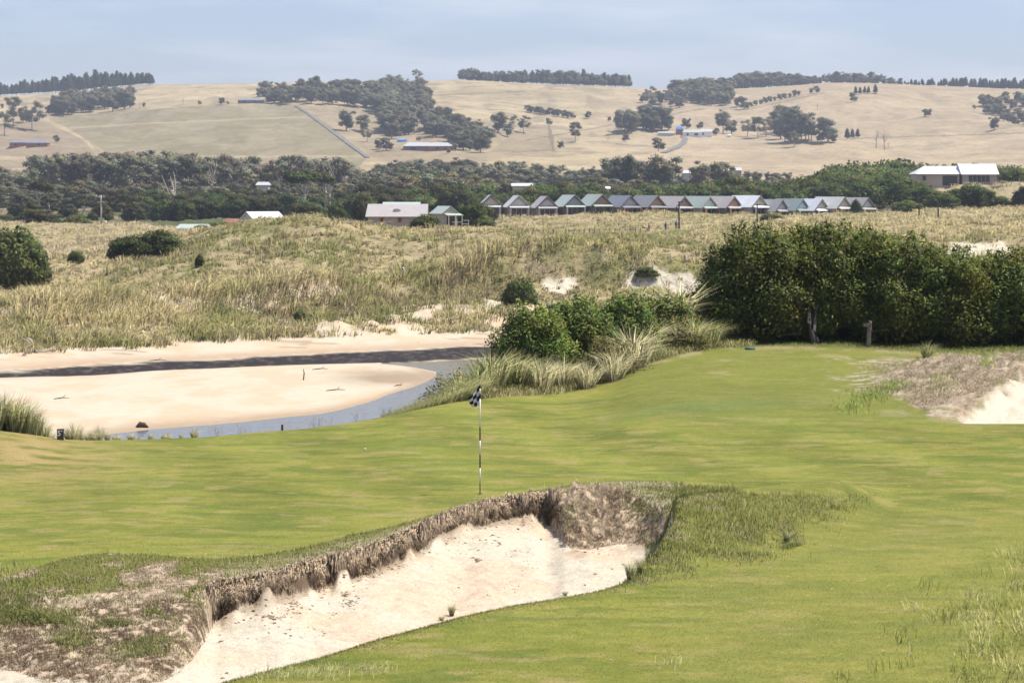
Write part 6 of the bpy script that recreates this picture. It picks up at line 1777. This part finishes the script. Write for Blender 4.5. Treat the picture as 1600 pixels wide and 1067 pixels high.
M_wroof = roofmat('white_metal_roof', (.80, .80, .79)); M_wall_tan = paint('tan_wall', (.50, .40, .32)); M_wall_pale = paint('pale_wall', (.52, .49, .45)); M_wall_brick = mat('brick_wall', (.33, .14, .09), noise=(3, .2))
M_orange = paint('orange_frame', (.50, .15, .08)); M_rust = mat('rusty_roof', (.28, .12, .09), noise=(1.5, .3), tint2=((1.4, 1.3, 1.3), .8))
# white roofed house on the right rise, with deck
house('white_roofed_house', 1430, 1502, 290, 272, 259.5, 575, 'hip end wing of the long tan house with white roof on the right rise', M_wroof, M_wall_tan, 9, (18, 0), ((1473, 1496, 275, 290), (1442, 1447, 275, 282)))
hs = house('white_roofed_house', 1501.5, 1561, 290, 272.5, 256, 574, 'taller wing of the tan house with white roof and timber deck', M_wroof, M_wall_stone, 8.4, (0, 0), tuple((1514 + 6.7 * i, 1519.5 + 6.7 * i, 274.5, 284.5) for i in range(5)))
k = 574 / F
dk = empty('timber_deck', ((1566 - CX) * k, 570, CZ - (291 - VH) * k), 0, 'raised timber deck with railing at the right of the white roofed house', 'deck')
m = MB(); m.box((0, 0, -.1), (44 * k, 4.5, .25)); m.build('deck_floor', M_postw, dk)
for q_ in (-20, -8, 6, 19):
    m = MB(); m.box((q_ * k, -2.1, .25), (.18, .18, 1.5 if q_ < 19 else 2.6)); m.build('post', M_postw, dk)
m = MB(); m.box((0, -2.1, 1.0), (42 * k, .1, .1)); m.box((0, -2.1, .55), (42 * k, .05, .05)); m.build('railing', M_postw, dk)
# grey stone shed behind the hump
house('stone_shed', 571, 668, 358, 338.5, 319, 420, 'long grey stone shed with taupe roof behind the hump crest', ROOF['taupe'], M_wall_stone, 7, (2, 0), ((594, 599, 341, 347.5), (622, 627, 341, 347.5)), winm=M_orange, cat='shed')
o = uvball('satellite_dish', .5, M_postw, (0, 0, 0), 'pale round dish mounted on the taupe shed roof', 'satellite dish'); o.scale = (1.3, .25, .7); kk = 420 / F; o.location = ((619.5 - CX) * kk, 420 + 1.2, CZ - (329 - VH) * kk); o.rotation_euler = (.4, 0, 0)
house('low_shed', 597, 656, 352, 322, 316, 438, 'building with pale green grey roof just behind the stone shed', ROOF['palegreen'], M_wall_pale, 6, cat='shed')
# deck house
kk = 410 / F
h2 = empty('deck_house', ((702 - CX) * kk, 414, CZ - (352 - VH) * kk), math.radians(35), 'small green roofed cottage with veranda half hidden by the green tree', 'cottage')
h2.scale = (.66, .66, .8)
m = MB(); W = 2.2; m.add([(-W, 0, -.6), (W, 0, -.6), (W, 0, 2.4), (0, 0, 3.6), (-W, 0, 2.4), (-W, 5, -.6), (W, 5, -.6), (W, 5, 2.4), (0, 5, 3.6), (-W, 5, 2.4)], [(0, 1, 2, 4), (6, 5, 9, 7), (0, 4, 9, 5), (1, 6, 7, 2)], [(4, 2, 3), (7, 9, 8)]); m.build('wall', M_wall_stone, h2)
m = MB(); m.slab([(-W - .4, -.3, 2.2), (-W - .4, 5.3, 2.2), (0, 5.3, 3.75), (0, -.3, 3.75)], .08); m.slab([(W + .4, -.3, 2.2), (0, -.3, 3.75), (0, 5.3, 3.75), (W + .4, 5.3, 2.2)], .08); m.build('roof', ROOF['palegreen'], h2)
m = MB(); m.slab([(-W + .3, .0, 2.35), (W + .5, .0, 2.35), (W + .5, -2.0, 1.95), (-W + .3, -2.0, 1.95)], -.08); m.build('awning', ROOF['palegreen'], h2)
for q_ in (-1.6, .4, 2.3):
    m = MB(); m.box((q_, -1.9, .7), (.16, .16, 2.6)); m.build('post', M_postw, h2)
m = MB(); m.box((.9, -1.95, .55), (3.0, .08, .1)); m.box((3.3, -1.95, .2), (1.9, .08, .1)); m.box((3.3, -1.95, .9), (1.9, .08, .1)); m.box((4.2, -1.95, .1), (.12, .12, 1.8)); m.build('railing', M_postw, h2)
m = MB(); m.box((.2, -.04, .8), (2.2, .06, 1.9)); m.build('window', M_open, h2)
# shed with white roof (gable to the left front)
kk = 425 / F
h3 = empty('white_roofed_shed', ((387 - CX) * kk, 425, CZ - (356 - VH) * kk), math.radians(-52), 'grey weatherboard shed with white metal roof behind the hump', 'shed')
W, L_ = 2.1, 5.8
m = MB(); m.add([(-W, 0, -.6), (W, 0, -.6), (W, 0, 1.35), (0, 0, 2.45), (-W, 0, 1.35), (-W, L_, -.6), (W, L_, -.6), (W, L_, 1.35), (0, L_, 2.45), (-W, L_, 1.35)], [(0, 1, 2, 4), (6, 5, 9, 7), (0, 4, 9, 5), (1, 6, 7, 2)], [(4, 2, 3), (7, 9, 8)]); m.build('wall', M_wall_pale, h3)
m = MB(); m.slab([(-W - .3, -.3, 1.2), (-W - .3, L_ + .3, 1.2), (0, L_ + .3, 2.62), (0, -.3, 2.62)], .07); m.slab([(W + .3, -.3, 1.2), (0, -.3, 2.62), (0, L_ + .3, 2.62), (W + .3, L_ + .3, 1.2)], .07); m.build('roof', ROOF['white'], h3)
m = MB(); m.box((.2, -.04, .4), (1.6, .06, 1.1)); m.build('door', M_open, h3)
for q_ in (1.3, 4.5):
    m = MB(); m.box((W + .02, q_, .55), (.06, .5, .6)); m.build('window', M_open, h3)
house('low_shed', 274, 326, 362, 357, 350.5, 430, 'low shed with pale green white roof peeping over the dune', ROOF['palegreen'], M_wall_pale, 5, (4, 3), ((282, 286, 355.5, 358),), cat='shed')
house('rusty_shed', 346, 380, 356, 348, 342.5, 450, 'shed with a rusty red roof left of the white roofed shed', M_rust, M_wall_brick, 5, (3, 0), cat='shed')
# far houses
def fh(*a, **k_): return house(*a, **k_)
def hd(px, v): return find_d(px, v, 1250)
fh('farmhouse', 629, 675, 235, 228.5, 222.5, hd(650, 236), 'left wing of the long pale roofed farmhouse below the dead tree', ROOF['silver'], M_wall_dark, 9, (8, 3), ((642, 650, 230, 234.5),))
fh('farmhouse', 668, 709, 235, 228.5, 222.8, hd(690, 236), 'right wing of the long pale roofed farmhouse', ROOF['silver'], M_wall_brick, 8, (6, 10), ((694, 701, 230, 234.5), (680, 686, 230, 234.5)))
M_blue = paint('blue_tank', (.03, .22, .62))
fh('blue_shed', 620, 636, 221.5, 219.8, 217.8, hd(628, 222), 'bright blue roofed shelter uphill of the long farmhouse', ROOF['slate'] if 0 else M_blue, M_blue, 5, cat='shed')
fh('white_shed', 740, 759, 231, 222, 218.5, hd(750, 232), 'white shed with sloping roof right of the farmhouse', M_wroof, M_wall_pale, 8, (0, 3), cat='shed')
fh('brick_house', 14, 46, 229, 223, 219.5, hd(30, 230), 'left wing of the red brick house with dark roof on the left slope', ROOF['slate'], M_wall_brick, 9, (6, 4), ((22, 26, 224.5, 228),))
fh('brick_house', 40, 75, 229, 223.5, 218.8, hd(60, 230), 'right wing of the red brick house with dark roof on the left slope', ROOF['slate'], M_wall_brick, 9, (6, 8), ((58, 62, 224.5, 228),))
fh('hilltop_house', 371, 412, 161, 157, 154.2, hd(390, 162), 'low dark roofed house on the hilltop left of the road', ROOF['slate'], M_wall_dark, 10, (4, 4), ((380, 384, 157.5, 160.5), (395, 401, 157.5, 160.5)))
fh('white_farmhouse', 1066, 1098, 213, 207, 203, hd(1082, 214), 'left wing of the white farmhouse above the farm drive', ROOF['palegreen'], M_white, 9, (5, 2), ((1073, 1076, 208.5, 212), (1085, 1091, 208.5, 212)))
fh('white_farmhouse', 1090, 1113, 212, 206, 202, hd(1100, 214), 'right wing of the white farmhouse above the farm drive', ROOF['cream'], M_white, 10, (2, 0), ((1094, 1100, 207.5, 211),))
fh('blue_roofed_shed', 1056, 1068, 209, 202, 198, hd(1062, 211), 'red brick shed with blue roof left of the white farmhouse', M_blue, M_wall_brick, 6, (2, 2), cat='shed')
fh('farm_shed', 1028, 1053, 212, 208, 205.8, hd(1040, 213), 'pale low farm shed below the large pasture clump', ROOF['cream'], M_wall_pale, 7, cat='shed')
fh('water_tank', 1136, 1143, 214.5, 211.5, 210, hd(1140, 215), 'white square tank right of the white farmhouse', M_white, M_white, 4, cat='tank')
fh('large_barn', 1104, 1160, 278, 266.5, 261.5, 1120, 'large cream roofed barn in the trees right of the drive', ROOF['cream'], M_wall_tan, 14, (8, 0), ((1118, 1121, 267.5, 276),), cat='barn')
fh('white_roofed_store', 1065, 1080, 276, 270.5, 266.5, 1110, 'small store with bright roof left of the large barn', M_wroof, M_wall_pale, 6, (3, 3), cat='shed')
fh('long_white_roof_shed', 799, 834, 296, 290.5, 286.5, 700, 'long white roofed shed above the trees behind the first cottages', M_wroof, M_wall_pale, 7, (0, 2), cat='shed')
fh('small_white_shed', 946, 954, 298, 295, 291.5, 690, 'tiny white gable in the trees above the green roofed cottages', M_wroof, M_white, 4, cat='shed')
fh('grey_roofed_shed', 399, 421, 298, 289.5, 284.5, 800, 'pale grey roofed shed inside the left wood', ROOF['silver'], M_wall_pale, 6, (2, 2), cat='shed')

# fence along the far fairway
fpx = np.arange(785, 1005, 8.0)
P = [at(p_, 372 - (p_ - 785) * .012, 330, 520) for p_ in fpx]
fr = empty('post_and_rail_fence', P[0], 0, 'weathered post and rail fence across the grass before the cottages', 'fence')
for p_ in P:
    m = MB(); m.box((p_.x - P[0].x, p_.y - P[0].y, p_.z - P[0].z + .5), (.14, .14, 1.3)); m.build('post', M_wood, fr)
m = MB()
for a_, b_ in zip(P[:-1], P[1:]):
    for h_ in (.55, .95):
        m.tube([tuple(a_ - P[0] + Vector((0, -.1, h_))), tuple(b_ - P[0] + Vector((0, -.1, h_)))], .035, 4)
m.build('rail', M_wood, fr)
# deck rail right of the last cottage
p_ = on(1382, 556); kk = 556 / F
dr = empty('low_timber_fence', p_, 0, 'short pale timber fence right of the last cottage', 'fence')
for q_ in (-12, -4, 4, 10):
    m = MB(); m.box((q_ * kk, 0, .5), (.15, .15, 1.6)); m.build('post', M_postw, dr)
m = MB(); m.box((-1 * kk, -.1, 1.1), (24 * kk, .08, .15)); m.box((-1 * kk, -.1, .5), (24 * kk, .08, .4)); m.build('rail', M_postw, dr)

# red car glimpsed behind the hump
M_red = mat('red_car_paint', (.42, .03, .025), rough=.3, spec=.5); M_tyre = mat('tyre_rubber', (.02, .02, .02)); 
pc = at(780, 370.5, 320, 470); car = empty('parked_car', pc, math.radians(-8), 'red parked car at the foot of the cottage dune', 'car')
def prism(prof, w_):
    n = len(prof); m = MB()
    V = [(x_, -w_, z_) for x_, z_ in prof] + [(x_, w_, z_) for x_, z_ in prof]
    q = [(i, (i + 1) % n, (i + 1) % n + n, i + n) for i in range(n)]
    c0 = len(V); V += [(0, -w_, .6), (0, w_, .6)]
    t_ = [(c0, (i + 1) % n, i) for i in range(n)] + [(c0 + 1, i + n, (i + 1) % n + n) for i in range(n)]
    m.add(V, q, t_); return m
prism([(-2.1, .35), (-2.15, .75), (-1.5, .9), (1.2, .92), (2.0, .78), (2.1, .4)], .85).build('body', M_red, car)
prism([(-1.9, .88), (-1.5, 1.38), (.3, 1.4), (1.0, .9)], .7).build('cabin', M_open, car)
for wx in (-1.35, 1.35):
    for wy in (-.82, .82):
        m = MB(); m.tube([(wx, wy - .1, .33), (wx, wy + .1, .33)], .33, 14); m.build('wheel', M_tyre, car)

# golfers far down the fairway
M_skin = mat('skin', (.42, .26, .19)); M_shirt = mat('red_shirt', (.28, .05, .06)); M_sblue = mat('blue_shirt', (.06, .13, .33)); M_capw = mat('white_cap', (.7, .68, .66)); M_trw = mat('white_trousers', (.6, .6, .62)); M_navy = mat('navy_bag', (.02, .03, .06)); M_grey = mat('grey_trousers', (.12, .13, .16))
def person(px, d, ztop_v, lean, shirt, trouser, label, rz=0):
    p = on(px, d)
    root = empty('person', p, rz, label, 'person')
    # one continuous body grown from a joint skeleton
    J = [(0, 0, .95), (lean * .25, 0, 1.2), (lean * .5, 0, 1.42), (lean * .6, 0, 1.52), (lean * .68, 0, 1.66), (lean * .7, 0, 1.74)]
    E = [(0, 1), (1, 2), (2, 3), (3, 4), (4, 5)]; R = [.15, .15, .13, .06, .10, .07]
    def limb(a, pts, rr):
        nonlocal J, E, R
        prev = a
        for q_, r2 in zip(pts, rr):
            J.append(q_); R.append(r2); E.append((prev, len(J) - 1)); prev = len(J) - 1
    for s in (-1, 1):
        limb(0, [(.02, s * .11, .86), (.05 * s, s * .12, .48), (-.02 + .1 * s, s * .12, .08), (.08 + .1 * s, s * .12, .04)], [.10, .07, .05, .045])
        limb(2, [(lean * .5, s * .2, 1.38), (lean * .55 + .05, s * .25, 1.1), (lean * .6 + .2, s * .2, .9), (lean * .6 + .28, s * .18, .84)], [.07, .05, .038, .045])
    me = bpy.data.meshes.new('body'); me.from_pydata(J, E, [])
    o = bpy.data.objects.new('body', me); COL.objects.link(o); o.parent = root
    md = o.modifiers.new('skin', 'SKIN')
    for i, sv in enumerate(me.skin_vertices[0].data):
        sv.radius = (R[i], R[i]); sv.use_root = (i == 0)
    o.modifiers.new('sub', 'SUBSURF').levels = 1
    for mt_ in (M_skin,): me.materials.append(mt_)
    # shirt and trousers as clothing sleeves
    m = MB(); m.tube([(0, 0, .92), (lean * .25, 0, 1.2), (lean * .5, 0, 1.43), (lean * .53, 0, 1.5)], [.19, .20, .19, .08], 12)
    for s in (-1, 1): m.tube([(lean * .5, s * .14, 1.42), (lean * .53, s * .25, 1.18)], [.09, .075], 8)
    m.build('shirt', shirt, root, True)
    m = MB()
    for s in (-1, 1): m.tube([(0, s * .09, .98), (.05 * s, s * .12, .5), (-.02 + .1 * s, s * .12, .1)], [.13, .10, .075], 8)
    m.build('trousers', trouser, root, True)
    m = MB(); m.tube([(lean * .7, 0, 1.72), (lean * .7, 0, 1.80), (lean * .7, 0, 1.84)], [.125, .11, .05], 10); m.box((lean * .7 + .12, 0, 1.73), (.14, .16, .02)); m.build('cap', M_capw if shirt is M_sblue else shirt, root, True)
    return root
p1_ = find_d(1014, 373, 380, 500)
person(1015.5, p1_, 0, -.35, M_shirt, M_trw, 'person in red shirt and white trousers bending over a golf bag', math.pi * .0)
pbg = on(1010, p1_ - .2)
bag = empty('golf_trolley', pbg, 0, 'navy golf bag on a trolley beside the person in red', 'golf bag')
m = MB(); m.tube([(-.1, 0, .15), (.25, 0, 1.0)], [.17, .17], 10); m.build('bag', M_navy, bag, True)
m = MB(); m.tube([(.2, 0, 1.0), (-.35, 0, 1.15), (-.6, 0, 1.05)], [.03, .1, .06], 6); m.build('hood', M_navy, bag, True)
for s in (-1, 1):
    m = MB(); m.tube([(-.1, s * .3, .15), (-.1, s * .36, .15)], .15, 12); m.build('wheel', M_tyre, bag)
for px, lab in ((1040, 'person in blue shirt and white cap further along the far fairway'), (1056.5, 'person in blue shirt and pale cap furthest right on the far fairway')):
    d_ = find_d(px, 364.5, 380, 528) + 3
    q = on(px, d_)
    o = person(px, d_, 0, .05, M_sblue, M_grey, lab)

# ------------------------------------------------------------------ haze
hz = MB(); hz.box((0, 2400, 110), (4600, 5000, 290))
ho = hz.build('haze', None)
mh_ = bpy.data.materials.new('haze'); mh_.use_nodes = True
t = mh_.node_tree; t.nodes.clear()
o_ = t.nodes.new('ShaderNodeOutputMaterial'); pv = t.nodes.new('ShaderNodeVolumePrincipled')
pv.inputs['Color'].default_value = (.80, .87, 1.0, 1)
pv.inputs['Density'].default_value = .00012
pv.inputs['Anisotropy'].default_value = 0.0
t.links.new(pv.outputs[0], o_.inputs['Volume'])
ho.data.materials.append(mh_)
tag(ho, 'thin blue summer haze', 'haze', kind='stuff')
del ho['category']
